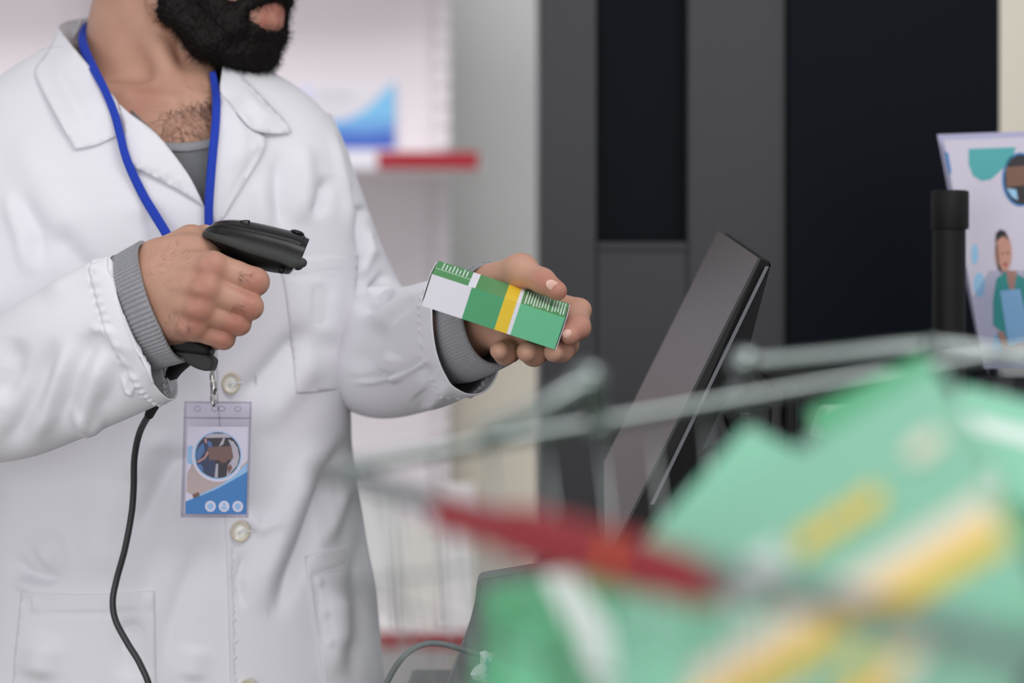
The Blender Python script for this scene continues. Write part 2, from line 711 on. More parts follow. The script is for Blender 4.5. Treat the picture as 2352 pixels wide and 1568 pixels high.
torso_strokes = [
    ([(812, 985), (775, 1060), (735, 1150), (700, 1240), (660, 1330), (625, 1430)], 21, -10),
    ([(745, 1000), (700, 1090), (655, 1200), (610, 1320), (585, 1420)], 30, 6),
    ([(800, 1080), (765, 1180), (735, 1260)], 22, 5),
    ([(845, 1180), (822, 1300), (815, 1450), (810, 1600)], 22, -4),
    ([(770, 1330), (775, 1450), (760, 1568)], 28, 4),
    ([(470, 1230), (430, 1330), (390, 1440), (370, 1568)], 26, -4),
    ([(470, 1040), (400, 1060), (360, 1130), (315, 1225)], 24, -6),
    ([(400, 1000), (340, 1030), (300, 1110)], 24, 4),
    ([(260, 1100), (230, 1250), (240, 1340)], 50, 4),
    ([(25, 1270), (60, 1315), (110, 1330), (160, 1325)], 20, -5),
    ([(30, 1330), (80, 1350), (150, 1352)], 14, 3),
    ([(160, 1240), (90, 1290)], 40, 4),
    ([(715, 735), (660, 800), (600, 870), (540, 930)], 26, -6),
    ([(760, 800), (700, 860), (640, 930), (600, 1000)], 34, 4),
    ([(640, 340), (640, 430), (650, 540)], 20, -5),
    ([(690, 320), (700, 420), (690, 520)], 24, 4),
    ([(750, 400), (735, 470), (715, 500)], 16, -5),
    ([(590, 400), (600, 480), (605, 560)], 24, 3),
    ([(773, 290), (790, 360), (812, 450), (824, 540), (828, 600)], 9, -5),
    ([(755, 290), (775, 370), (795, 460), (808, 560)], 12, 3),
    ([(120, 520), (180, 600), (225, 640)], 30, -4),
    ([(40, 440), (90, 530), (85, 620)], 26, -3.5),
    ([(10, 430), (50, 540), (72, 640)], 20, 3.5),
    ([(30, 300), (110, 450), (190, 580)], 45, 3),
    ([(330, 470), (390, 600)], 40, -3),
    ([(500, 530), (500, 620)], 25, -3),
    ([(300, 1400), (280, 1500), (300, 1568)], 30, -3),
    ([(120, 1450), (80, 1568)], 40, 3),
    ([(450, 1480), (440, 1568)], 30, 3),
    ([(560, 1180), (600, 1215), (650, 1190)], 14, 3),
    ([(565, 1260), (545, 1330), (560, 1400)], 12, -3),
    ([(700, 600), (730, 700), (745, 800)], 40, 3),
]
NCT = 520
G = torso_grid(0.0, NCT)
N = grid_normals(G)
if (N[300, NCT // 4] @ np.array([0, -1, 0])) < 0:
    N = -N
Gf = fold(G.reshape(-1, 3), N.reshape(-1, 3), torso_strokes).reshape(G.shape)
# shallow random slackness of the cloth
zz, xx = Gf[..., 2], Gf[..., 0]
Gf = Gf + N * (0.0012 * np.sin(xx * 31 + 2.3 * np.sin(zz * 13)) + 0.0010 * np.sin(zz * 27 + xx * 19 + 1.1))[..., None]
torso_V = Gf.reshape(-1, 3)
torso_F = [q[::-1] for q in ring_faces(NT, NCT)]
OPEN = [(90, 20), (146, 80), (160, 116), (232, 210), (267, 252), (336, 306), (371, 340), (420, 408), (462, 476), (490, 478), (505, 310), (514, 224), (526, 158), (560, 20)]
pixT = proj(torso_V)
hole = in_poly(pixT, OPEN) & (N.reshape(-1, 3)[:, 1] < 0.35)
rowi = np.repeat(np.arange(NT), NCT)
hole |= (PYS[rowi] < 128) & (N.reshape(-1, 3)[:, 1] < 0.0)
torso_F = [q for q in torso_F if not (hole[q[0]] and hole[q[2]] and hole[q[1]] and hole[q[3]])]
full_caster = Caster((torso_V, ring_faces(NT, NCT)))

# ------------------------------------------------------------------ body: one continuous skin
hf = np.array([.86, -.51, 0.0]); hf /= np.linalg.norm(hf)
hc = np.array([-.51, -.86, 0.0]); hc /= np.linalg.norm(hc)
hu = np.array([0, 0, 1.0])
HC = np.array([-.318, 2.365, 1.692])


def hd(f, c, u):
    return HC + hf * f + hc * c + hu * u


AX = np.stack([hf, hc, hu])
B = Field((-.64, 2.16, .58), (-.06, 2.54, 1.86), .0035)
sl, X = B.grid((-.64, 2.16, .58), (-.06, 2.54, 1.58))
zi = X[0, 0, :, 2]
o_ = np.argsort(TZ)
cx, a_, b_, yc = [np.interp(zi, TZ[o_], arr[o_]) for arr in (TCX, TA, TB, TY)]
ins = .016
a2, b2 = np.maximum(.02, a_ - ins - .02 * 0), np.maximum(.02, b_ - ins)
d_ = ((np.abs((X[..., 0] - cx) / a2) ** NEXP + np.abs((X[..., 1] - yc) / b2) ** NEXP) ** (1 / NEXP) - 1) * np.minimum(a2, b2)
d_ = np.where(X[..., 2] > 1.545, np.maximum(d_, X[..., 2] - 1.545), d_)
B.merge(sl, d_, 0)
del X, d_
# neck, throat, collar bones
B.cone(Q(368, -80, 2.385), Q(352, 90, 2.388), .060, .0605, .01)
B.cone(Q(352, 90, 2.388), Q(345, 260, 2.385), .0605, .070, .02)
B.cone(Q(300, -60, 2.352), Q(412, 232, 2.297), .013, .009, .022)
B.cone(Q(470, 60, 2.365), Q(452, 225, 2.305), .012, .009, .02)
B.cone(Q(405, 240, 2.283), Q(300, 232, 2.294), .009, .009, .01)
B.cone(Q(300, 232, 2.294), Q(150, 190, 2.33), .009, .009, .01)
B.cone(Q(462, 240, 2.287), Q(560, 250, 2.30), .009, .009, .01)
B.blob(Q(433, 226, 2.268), (.012, .012, .014), .012, cut=True)
B.cone(Q(470, 120, 2.335), Q(450, 200, 2.315), .014, .010, .012)
# head
B.blob(hd(-.008, 0, .02), (.099, .077, .108), .01, AX)
B.blob(hd(.035, 0, -.035), (.062, .060, .085), .015, AX)
for s in (1, -1):
    B.cone(hd(.012, .054 * s, -.01), hd(.02, .052 * s, -.068), .018, .018, .012)
    B.cone(hd(.02, .052 * s, -.068), hd(.078, .014 * s, -.105), .018, .016, .015)
    B.blob(hd(.068, .040 * s, -.022), (.02, .02, .016), .012, AX)      # cheek bone
    B.blob(hd(-.005, .078 * s, -.012), (.018, .007, .030), .004, AX)    # ear
    B.cone(hd(.088, .014 * s, .026), hd(.082, .046 * s, .024), .008, .007, .01)  # brow
    B.blob(hd(.094, .032 * s, .006), (.012, .014, .009), .008, AX, cut=True)
    B.blob(hd(.080, .032 * s, .004), (.013, .013, .013), .002, AX)
    B.blob(hd(.108, .011 * s, -.034), (.010, .008, .008), .005, AX)
B.cone(hd(.094, 0, .012), hd(.122, 0, -.030), .008, .011, .008)
B.blob(hd(.086, 0, -.075), (.024, .030, .03), .012, AX)
LIPU = [hd(.088, .026, -.078), hd(.102, .012, -.074), hd(.106, 0, -.0745), hd(.102, -.012, -.074), hd(.088, -.026, -.078)]
LIPL = [hd(.088, .024, -.080), hd(.100, .012, -.086), hd(.1035, 0, -.087), hd(.100, -.012, -.086), hd(.088, -.024, -.080)]
B.chain(LIPU, [.004, .006, .0058, .006, .004], .002)
B.chain(LIPL, [.004, .0068, .0072, .0068, .004], .0015)
B.blob(hd(.078, 0, -.106), (.018, .022, .018), .01, AX)
# arms inside the sleeves
ARM_FAR = [(715, 340, 2.375), (748, 470, 2.378), (795, 640, 2.385), (865, 810, 2.345)]
B.chain([Q(*p) for p in ARM_FAR], [.030, .028, .022, .022], .02)
ARM_NEAR = [(-60, 340, 2.37), (-110, 560, 2.345)]
B.chain([Q(*p) for p in ARM_NEAR], [.034, .036], .02)
bodyV, bodyQ = B.mesh(1)

# forearm and hand round the scanner
Hn = Field((-.62, 1.90, 1.20), (-.19, 2.36, 1.43), .0017)
Hn.chain([Q(-110, 560, 2.345), Q(-135, 760, 2.27), Q(-120, 890, 2.16)], [.038, .037, .036], .01)
Hn.chain([Q(-120, 890, 2.16), Q(100, 830, 2.075), Q(270, 735, 2.035)], [.036, .036, .029], .01)
armV, armQ = Hn.mesh(1)

R1 = Field((-.36, 1.93, 1.275), (-.19, 2.12, 1.41), .0011)
R1.cone(Q(240, 700, 2.037), Q(356, 645, 2.022), .029, .0235, .01)
R1.cone(Q(250, 760, 2.04), Q(376, 728, 2.026), .026, .0205, .012)
MCP = [Q(488, 612, 1.992), Q(473, 664, 1.987), Q(458, 710, 1.990), Q(443, 752, 1.997)]
PIP = [Q(586, 647, 2.000), Q(574, 704, 1.996), Q(548, 742, 1.999), Q(514, 777, 2.004)]
DIP = [Q(560, 668, 2.056), Q(546, 716, 2.056), Q(522, 752, 2.054), Q(490, 782, 2.050)]
TIP = [Q(520, 664, 2.066), Q(500, 712, 2.068), Q(480, 750, 2.066), Q(455, 780, 2.060)]
WR = [Q(360, 612, 2.020), Q(364, 655, 2.016), Q(370, 700, 2.018), Q(380, 742, 2.024)]
MR = [.0130, .0130, .0124, .0114]
PR = [.0116, .0110, .0102, .0092]
for i in range(4):
    R1.cone(WR[i], MCP[i], .0145, MR[i] * .97, .014)
    if i < 3:
        R1.cone((WR[i] + WR[i + 1]) / 2, (MCP[i] + MCP[i + 1]) * .30 + (WR[i] + WR[i + 1]) * .20 + np.array([0, .001, 0]), .0145, .0118, .010)
R1.cone(Q(360, 600, 2.036), Q(438, 556, 2.046), .0175, .0145, .012)
R1.cone(Q(438, 556, 2.046), Q(470, 546, 2.064), .0125, .0105, .006)
R1.cone(Q(470, 546, 2.064), Q(535, 566, 2.078), .0105, .0085, .004)
R1.blob(Q(448, 590, 2.030), (.022, .018, .017), .01)
R1.blob(Q(400, 690, 2.034), (.030, .020, .036), .012)
R1.blob(Q(408, 588, 2.022), (.030, .014, .016), .012)
R1.blob(Q(420, 770, 2.032), (.022, .014, .010), .01)
for i in range(4):
    mid = MCP[i] * .45 + PIP[i] * .55 + np.array([0, .0012, 0])
    R1.cone(MCP[i], mid, MR[i] * .98, PR[i] * 1.0, .0028)
    R1.cone(mid, PIP[i], PR[i] * 1.0, PR[i] * 1.03, .0022)
    R1.cone(PIP[i], DIP[i], PR[i] * 1.0, PR[i] * .88, .0022)
    R1.cone(DIP[i], TIP[i], PR[i] * .88, PR[i] * .72, .0022)
    R1.blob(MCP[i] + np.array([.001, -MR[i] * .66, .001]), (.0085, .0060, .0075), .007)
    R1.blob(PIP[i] + np.array([-.001, -PR[i] * .55, .001]), (.006, .005, .0055), .004)
    t0 = WR[i] * .55 + MCP[i] * .45
    R1.cone(t0 + np.array([0, -.0115, 0]), MCP[i] + np.array([-.006, -MR[i] * .84, 0]), .0026, .0030, .007)
rV, rQ = R1.mesh(1)

# forearm and hand under the green carton
H2 = Field((-.20, 1.92, 1.21), (-.0, 2.40, 1.40), .0022)
H2.chain([Q(865, 810, 2.345), Q(960, 790, 2.235), Q(1075, 735, 2.09)], [.022, .025, .023], .01)
farV, farQ = H2.mesh(1)
L1 = Field((-.075, 1.93, 1.255), (.085, 2.14, 1.40), .0011)
L1.cone(Q(1060, 745, 2.105), Q(1128, 712, 2.068), .026, .0225, .01)
L1.cone(Q(1075, 775, 2.10), Q(1135, 745, 2.066), .021, .019, .012)
W2 = [Q(1140, 680, 2.064), Q(1138, 705, 2.064), Q(1138, 730, 2.066), Q(1136, 752, 2.068)]
M2 = [Q(1232, 690, 2.056), Q(1218, 728, 2.054), Q(1192, 752, 2.054), Q(1150, 768, 2.056)]
P2 = [Q(1322, 716, 2.044), Q(1298, 790, 2.048), Q(1234, 803, 2.046), Q(1168, 804, 2.048)]
D2 = [Q(1328, 752, 2.014), Q(1290, 803, 2.018), Q(1226, 812, 2.020), Q(1160, 811, 2.024)]
T2 = [Q(1310, 768, 2.000), Q(1272, 808, 2.006), Q(1210, 808, 2.008), Q(1147, 805, 2.012)]
r2 = [.0112, .0112, .0114, .0104]
for i in range(4):
    L1.cone(W2[i], M2[i], .016, .0135, .012)
L1.blob(Q(1185, 715, 2.072), (.032, .014, .028), .012)
for i in range(4):
    L1.cone(M2[i], P2[i], .0122, r2[i] * 1.05, .005)
    L1.cone(P2[i], D2[i], r2[i] * 1.05, r2[i] * .94, .0022)
    L1.cone(D2[i], T2[i], r2[i] * .94, r2[i] * .76, .0022)
L1.blob(P2[0] + np.array([.005, -.003, .002]), (.008, .008, .008), .005)
# thumb over the top of the carton
L1.cone(Q(1120, 655, 2.066), Q(1195, 622, 2.036), .0185, .0125, .012)
L1.cone(Q(1195, 622, 2.036), Q(1246, 645, 2.016), .0118, .0104, .006)
L1.cone(Q(1246, 645, 2.016), Q(1280, 668, 2.005), .0104, .0082, .004)
L1.blob(Q(1196, 612, 2.034), (.010, .010, .008), .008)
L1.cone(Q(1195, 630, 2.04), Q(1225, 690, 2.062), .012, .012, .012)
lV, lQ = L1.mesh(1)

allV, allQ = join_data([(bodyV, bodyQ), (armV, armQ), (rV, rQ), (farV, farQ), (lV, lQ)])
person = mesh_obj('person', allV, allQ, M_SKIN)
tag(person, 'bearded person in a white coat scanning a green carton with a handheld scanner', 'person')
ru = np.zeros(len(allV))
for pnt in MCP + PIP:
    ru += .55 * np.exp(-(np.linalg.norm(allV - (pnt + np.array([0, -.01, 0])), axis=1) / .011) ** 2)
for pnt in [P2[0], D2[0], T2[0], Q(1285, 672, 2.0), Q(1246, 640, 2.005)]:
    ru += .5 * np.exp(-(np.linalg.norm(allV - pnt, axis=1) / .012) ** 2)
ru += .35 * np.exp(-(np.linalg.norm(allV - Q(330, 235, 2.285), axis=1) / .022) ** 2)
for pnt in [LIPU[0] * .5 + LIPU[1] * .5, LIPU[1], LIPU[2], LIPU[3], LIPL[1], LIPL[2], LIPL[3]]:
    ru += .9 * np.exp(-(np.linalg.norm(allV - pnt, axis=1) / .0085) ** 4)
at = person.data.attributes.new('ruddy', 'FLOAT', 'POINT')
at.data.foreach_set('value', np.clip(ru, 0, 1).astype(np.float32))

# ------------------------------------------------------------------ beard and hair
K = Field((-.40, 2.20, 1.53), (-.15, 2.48, 1.86), .002)
for s in (1, -1):
    K.chain([hd(.022, .064 * s, .01), hd(.026, .064 * s, -.035), hd(.030, .058 * s, -.075), hd(.055, .042 * s, -.105), hd(.074, .020 * s, -.114)], [.007, .011, .014, .016, .016], .012)
    K.chain([hd(.050, .050 * s, -.055), hd(.076, .032 * s, -.088), hd(.084, .012 * s, -.110)], [.0135, .0135, .012], .012)
    K.chain([hd(.110, .004 * s, -.0605), hd(.104, .018 * s, -.064), hd(.090, .031 * s, -.076), hd(.084, .034 * s, -.098)], [.0075, .0075, .0068, .008], .006)
K.chain([hd(.089, 0, -.101), hd(.081, 0, -.116), hd(.066, 0, -.134)], [.009, .014, .008], .008)
for s in (1, -1):
    K.chain([hd(.084, .032 * s, -.094), hd(.092, .016 * s, -.0965), hd(.0955, 0, -.0965)], [.009, .0085, .008], .006)
    K.cone(hd(.090, .012 * s, -.099), hd(.084, .026 * s, -.094), .008, .008, .008)
K.blob(hd(.062, 0, -.112), (.036, .034, .020), .012, AX)
for p in LIPL[1:4]:
    K.blob(p + hf * .004 + np.array([0, 0, .001]), (.009, .0080, .0058), .002, AX, cut=True)
kV, kQ = K.mesh(1)
kN = vert_normals(kV, kQ)
# tousle the surface
kV = kV + kN * (.0016 * np.sin(kV[:, :1] * 900 + 3 * np.sin(kV[:, 2:] * 700)) * np.sin(kV[:, 1:2] * 800))
pick = rng.integers(0, len(kV), 15000)
pick = pick[(kV[pick, 1] < 2.42)]
dirs = kN[pick] * .65 + np.array([0, 0, -.55]) + hf * .10 + rng.normal(0, .25, (len(pick), 3))
sv, sf = strands(kV[pick] - kN[pick] * .002, dirs, rng.uniform(.007, .014, len(pick)), .00022, .38, 5)
bv, bf = join_data([(kV, kQ), (sv, sf)])
beard = mesh_obj('beard', bv, bf, M_HAIR, person)
C = Field((-.46, 2.22, 1.60), (-.20, 2.52, 1.87), .003)
C.blob(hd(-.016, 0, .034), (.104, .083, .108), .01, AX)
C.blob(hd(.085, 0, -.03), (.085, .075, .088), .006, AX, cut=True)
for s in (1, -1):
    C.blob(hd(-.005, .082 * s, -.03), (.03, .02, .05), .006, AX, cut=True)
C.blob(hd(-.04, 0, -.10), (.11, .11, .055), .008, AX, cut=True)
cV, cQ = C.mesh(1)
cN = vert_normals(cV, cQ)
pk_ = rng.integers(0, len(cV), 5000)
sv, sf = strands(cV[pk_], cN[pk_] * .5 + hc * .2 - hf * .4 + np.array([0, 0, -.3]), rng.uniform(.010, .018, len(pk_)), .0004, .25, 4)
cv2, cf2 = join_data([(cV, cQ), (sv, sf)])
hair = mesh_obj('hair', cv2, cf2, M_HAIR, person)
M_EYE = mat('eye_white', (226, 220, 214), rough=0.15)
M_IRIS = mat('dark_iris', (44, 28, 20), rough=0.1)
for s in (1, -1):
    c_ = hd(.0835, .0315 * s, .004)
    bm = bmesh.new()
    bmesh.ops.create_uvsphere(bm, u_segments=24, v_segments=16, radius=.0108)
    me = bpy.data.meshes.new('eye')
    me.materials.append(M_EYE)
    me.materials.append(M_IRIS)
    for fc in bm.faces:
        fc.smooth = True
        fc.material_index = 1 if np.array(fc.calc_center_median()) @ hf > .0092 else 0
    for q in bm.verts:
        q.co = Vector(c_ + np.array(q.co) * [1, 1, .72])
    bm.to_mesh(me)
    bm.free()
    link(bpy.data.objects.new('eye', me), person)
    br = [tuple(hd(.100, .016 * s, .027)), tuple(hd(.098, .032 * s, .032)), tuple(hd(.084, .050 * s, .027))]
    tube('eyebrow', br, [.0022, .0036, .0016], M_HAIR, person, 8, 20)
# chest hair and hair on the back of the hand
body_cast = Caster((allV, allQ))
trunk_cast = Caster((bodyV, bodyQ.tolist()))


def surface_hair(n, poly, length, ang, spread, r0, dens=None):
    a = np.array(poly, float)
    lo, hi = a.min(0), a.max(0)
    p = rng.uniform(lo, hi, (n * 3, 2))
    p = p[in_poly(p, poly)][:n]
    roots, dr = [], []
    for x, y in p:
        d = body_cast.depth(x, y)
        if d is None:
            continue
        roots.append(P(x, y, d + .0003))
        an = ang(x, y) + random.gauss(0, spread)
        dr.append((math.cos(an), -.35, -math.sin(an)))
    roots, dr = np.array(roots), np.array(dr)
    return strands(roots, dr, rng.uniform(*length, len(roots)), r0, .18, 5)


h1 = surface_hair(900, [(345, 268), (400, 245), (450, 228), (490, 215), (492, 318), (385, 322), (352, 300)], (.012, .022), lambda x, y: 1.9 - (x - 330) / 160, .55, .00014)
h2 = surface_hair(24, [(400, 180), (490, 170), (495, 235), (440, 240)], (.006, .012), lambda x, y: 1.4, .6, .0001)
h3 = surface_hair(90, [(330, 580), (420, 550), (440, 620), (380, 690), (345, 650)], (.006, .011), lambda x, y: -.3, .7, .00007)
h4 = surface_hair(38, [(545, 620), (575, 630), (570, 650), (545, 640)], (.004, .008), lambda x, y: .6, .6, .00008)
h5 = surface_hair(30, [(535, 695), (565, 700), (560, 715), (530, 710)], (.004, .008), lambda x, y: .5, .6, .00008)
h6 = surface_hair(120, [(370, 740), (400, 700), (440, 740), (420, 780), (390, 780)], (.005, .009), lambda x, y: .5, .7, .00007)
v, f = join_data([h1, h2, h3, h4, h5, h6])
mesh_obj('body_hair', v, f, M_FINEHAIR, person)
# nails
M_NAIL = mat('nail', (226, 180, 164), rough=0.28, spec=0.6)


def nail(px, py, off, ang, l, wd):
    d = body_cast.depth(px, py, 2.0)
    c = P(px, py, d + off)
    bm = bmesh.new()
    bmesh.ops.create_uvsphere(bm, u_segments=20, v_segments=12, radius=1)
    me = bpy.data.meshes.new('fingernail')
    ca, sa = math.cos(ang), math.sin(ang)
    for q in bm.verts:
        x, y, z = q.co.x * l, q.co.y * .0013, q.co.z * wd
        q.co = (c.x + x * ca - z * sa, c.y + y + .25 * x, c.z - (x * sa + z * ca))
    for fc in bm.faces:
        fc.smooth = True
    bm.to_mesh(me)
    bm.free()
    me.materials.append(M_NAIL)
    o = bpy.data.objects.new('fingernail', me)
    link(o, person)


nail(1270, 656, .0006, .5, .0065, .0044)
nail(1302, 766, .0004, 2.6, .0042, .0036)

# ------------------------------------------------------------------ lab coat
coat = mesh_obj('lab_coat', torso_V, torso_F, M_COAT, person)
solidify(coat, .0014)


def sleeve(name, nodes, strokes, ns, nc, m, parent, ribs=0, ribamp=0.0, thick=.0014, hem=None, nexp=2.15, tail=None):
    """nodes: px,py,d, half width in the bending plane, half width across, crook direction"""
    n = np.array([list(Q(*q[:3])) + [q[3], q[4]] + list(q[5]) for q in nodes], float)
    c = catmull(n, ns)
    ctr, ru_, rv_ = c[:, :3], c[:, 3], c[:, 4]
    T = normed(np.gradient(ctr, axis=0))
    if tail is not None:
        wgt = np.clip((np.linspace(0, 1, ns) - .72) / .28, 0, 1)[:, None] ** 1.5
        T = normed(T * (1 - wgt) + np.array(tail) * wgt)
    U = normed(c[:, 5:8])
    U = normed(U - (U * T).sum(1)[:, None] * T)
    Vv = np.cross(T, U)
    th = np.linspace(0, 2 * math.pi, nc, endpoint=False)
    ct, st = np.cos(th), np.sin(th)
    ex = np.sign(ct) * np.abs(ct) ** (2 / nexp)
    ey = np.sign(st) * np.abs(st) ** (2 / nexp)
    Gs = ctr[:, None] + ru_[:, None, None] * ex[None, :, None] * U[:, None] + rv_[:, None, None] * ey[None, :, None] * Vv[:, None]
    Nn = grid_normals(Gs)
    mid = ns // 2
    if (Nn[mid, 0] @ (Gs[mid, 0] - ctr[mid])) < 0:
        Nn = -Nn
    if ribs:
        Gs = Gs + Nn * (ribamp * np.cos(th * ribs))[None, :, None]
    if hem:
        s = np.linspace(0, 1, ns)
        step_ = .0016 / (1 + np.exp(-(s - hem) * 900))
        groove = -.0012 * np.exp(-((s - hem) / .004) ** 2)
        puck = 1 + .8 * np.sin(th * 31 + 2 * np.sin(th * 7))
        near_ = .0012 * np.exp(-((s - hem - .010) / .012) ** 2) * np.sin(th * 37 + 3 * np.sin(th * 5))[:, None]
        Gs = Gs + Nn * (step_[:, None] + groove[:, None] * puck[None] + near_.T)[:, :, None]
    V = Gs.reshape(-1, 3)
    if strokes:
        V = fold(V, Nn.reshape(-1, 3), strokes)
    if not ribs:
        q = V
        V = V + Nn.reshape(-1, 3) * (.0008 * np.sin(q[:, 0] * 27 + 2 * np.sin(q[:, 2] * 19)) * np.sin(q[:, 2] * 23 + q[:, 1] * 17))[:, None]
    F = ring_faces(ns, nc)
    a, b, c2 = V[F[mid * nc][0]], V[F[mid * nc][1]], V[F[mid * nc][2]]
    if np.cross(b - a, c2 - a) @ Nn.reshape(-1, 3)[F[mid * nc][0]] < 0:
        F = [q[::-1] for q in F]
    o = mesh_obj(name, V, F, m, parent)
    if thick:
        solidify(o, thick)
    return o, V, F


XP, ZP = (1, 0, 0), (0, 0, 1)
far_strokes = [
    ([(908, 664), (862, 688), (815, 716)], 13, -9),
    ([(935, 655), (880, 672), (840, 690)], 14, 2),
    ([(985, 670), (900, 735), (840, 800)], 12, -3),
    ([(1000, 660), (910, 720), (850, 770)], 26, 3),
    ([(870, 730), (845, 800), (815, 860)], 26, -4),
    ([(888, 640), (868, 655), (850, 680)], 9, -5),
    ([(893, 620), (872, 650), (845, 672)], 13, -4),
    ([(868, 560), (840, 600), (822, 640)], 15, 4),
    ([(838, 470), (822, 500), (810, 530)], 12, -6),
    ([(828, 500), (820, 560), (815, 620)], 12, -5),
    ([(836, 520), (845, 560), (830, 600)], 12, 4),
    ([(800, 872), (860, 866), (930, 848), (985, 815)], 6, -2.5),
    ([(800, 880), (860, 876), (930, 858), (985, 826)], 7, 2.0),
    ([(985, 870), (965, 840)], 16, -3),
    ([(915, 880), (905, 855)], 12, 3),
    ([(905, 810), (885, 860)], 20, 3),
    ([(960, 900), (985, 930)], 20, -3),
    ([(1040, 880), (1000, 915), (970, 935)], 18, 3),
]
sl_far, sfV, sfF = sleeve('sleeve', [
    (690, 290, 2.375, .033, .050, XP), (728, 400, 2.372, .036, .054, XP), (752, 500, 2.378, .040, .056, XP), (785, 610, 2.385, .044, .057, (1, 0, .15)),
    (824, 735, 2.392, .056, .054, (1, 0, .45)), (872, 810, 2.338, .063, .052, (.55, 0, 1)), (966, 799, 2.235, .0585, .046, ZP), (1040, 775, 2.138, .0545, .038, ZP), (1072, 766, 2.098, .0530, .036, ZP)],
    far_strokes, 300, 220, M_COAT, coat, hem=.90, tail=(.62, -.76, .19))
near_strokes = [
    ([(268, 600), (170, 640), (90, 690)], 26, 3),
    ([(250, 735), (205, 790), (172, 850), (152, 930), (130, 1010)], 25, -5.5),
    ([(130, 770), (108, 830), (82, 900), (40, 990), (-10, 1050)], 25, -6),
    ([(180, 780), (140, 860), (108, 950), (60, 1030)], 26, 5),
    ([(240, 800), (215, 880), (190, 960), (170, 1010)], 24, 4),
    ([(40, 770), (30, 850), (-10, 930)], 26, -4),
    ([(200, 762), (235, 757), (268, 785)], 12, 3),
    ([(160, 935), (200, 985), (245, 978)], 15, 3),
    ([(300, 800), (265, 890), (215, 970)], 26, -3),
    ([(275, 860), (288, 900), (300, 905), (310, 880), (312, 860)], 5, 1.6),
    ([(305, 690), (330, 780), (358, 900)], 22, 2),
]
sl_near, snV, snF = sleeve('sleeve', [
    (-70, 320, 2.37, .042, .055, XP), (-102, 460, 2.36, .052, .06, XP), (-118, 620, 2.33, .056, .06, XP), (-130, 790, 2.25, .060, .06, (1, 0, .3)),
    (-95, 890, 2.165, .064, .056, (.6, 0, 1)), (20, 893, 2.095, .0625, .05, (.25, 0, 1)), (160, 828, 2.055, .0645, .044, (-.30, 0, 1)), (290, 768, 2.034, .0650, .038, (-.36, 0, 1)), (330, 751, 2.030, .0645, .036, (-.38, 0, 1))],
    near_strokes, 300, 240, M_COAT, coat, hem=.885)

cast_coat = Caster((torso_V, torso_F))
cast_full = full_caster


def on_coat(off, caster=None, default=2.25):
    caster = caster or cast_full

    def f(pix):
        d = np.array([caster.depth(x, y, np.nan) for x, y in pix], float)
        bad = np.isnan(d)
        if bad.any():
            good = np.where(~bad)[0]
            for i in np.where(bad)[0]:
                d[i] = d[good[np.argmin(((pix[good] - pix[i]) ** 2).sum(1))]] if len(good) else default
        return d - (off(pix) if callable(off) else off)
    return f


def cd(x, y):
    return cast_full.depth(x, y, 2.3)


def sheet(name, poly, corners, ctrl, m, parent, thick=.0016, step=9, strokes=None):
    c = []
    for x, y, d, off in ctrl:
        h = cast_full.depth(x, y)
        if d is None:
            d = h if h is not None else 2.3
        elif h is not None:
            d = min(d, h - .008)
        c.append((x, y, d - off))
    return patch(name, smooth_poly(poly, corners, 8), tps(c), m, parent, thick, step, strokes=strokes)


# near collar leaf, lapels, far collar leaf
sheet('collar', [(134, 64), (119, 103), (93, 138), (81, 160), (88, 190), (128, 265), (172, 341), (220, 332), (269, 310), (272, 241), (241, 198), (200, 146), (168, 108)], (0, 6, 8, 12),
      [(134, 64, 2.372, 0), (119, 103, 2.350, 0), (93, 138, 2.338, 0), (81, 160, 2.334, 0), (88, 190, 2.325, 0), (128, 265, None, .010), (172, 341, None, .007), (220, 332, None, .006), (269, 310, None, .007),
       (272, 241, None, .014), (241, 198, 2.276, 0), (200, 146, 2.305, 0), (168, 108, 2.335, 0), (190, 250, None, .013), (140, 150, 2.330, 0), (110, 190, 2.322, 0), (215, 270, None, .011)],
      M_COAT, coat, strokes=[([(110, 130), (150, 200), (200, 290)], 16, 1.5), ([(200, 240), (235, 290)], 14, -1.5)])
sheet('lapel', [(273, 238), (300, 262), (344, 294), (379, 329), (430, 397), (456, 445), (471, 478), (448, 460), (393, 426), (345, 400), (310, 383), (289, 363), (284, 325), (286, 293)], (0, 6, 9, 11),
      [(273, 238, None, .016), (344, 294, None, .014), (379, 329, None, .013), (430, 397, None, .010), (471, 478, None, .004), (448, 460, None, .005), (393, 426, None, .007), (310, 383, None, .008), (289, 363, None, .007), (284, 310, None, .009), (350, 350, None, .013), (320, 320, None, .013)],
      M_COAT, coat, strokes=[([(300, 368), (345, 394), (393, 418), (440, 448)], 8, -1.5), ([(330, 370), (322, 384)], 6, 2), ([(352, 380), (346, 396)], 6, 2), ([(380, 395), (374, 412)], 6, 2), ([(410, 410), (404, 430)], 6, 2)])
sheet('lapel', [(506, 215), (530, 240), (556, 268), (584, 298), (611, 317), (607, 345), (590, 375), (568, 411), (545, 448), (526, 481), (510, 506), (490, 510), (481, 482), (488, 400), (497, 310), (502, 260)], (0, 4, 11),
      [(506, 215, 2.305, 0), (530, 240, None, .015), (584, 298, None, .012), (611, 317, None, .010), (607, 345, None, .009), (568, 411, None, .007), (526, 481, None, .005), (490, 510, None, .004), (481, 482, None, .007), (488, 400, None, .014), (497, 310, None, .018), (502, 260, None, .018), (545, 350, None, .014)],
      M_COAT, coat, strokes=[([(600, 335), (562, 400), (520, 470)], 7, -1.2), ([(530, 260), (560, 330), (540, 400)], 20, 2), ([(580, 330), (592, 350)], 8, 2)])
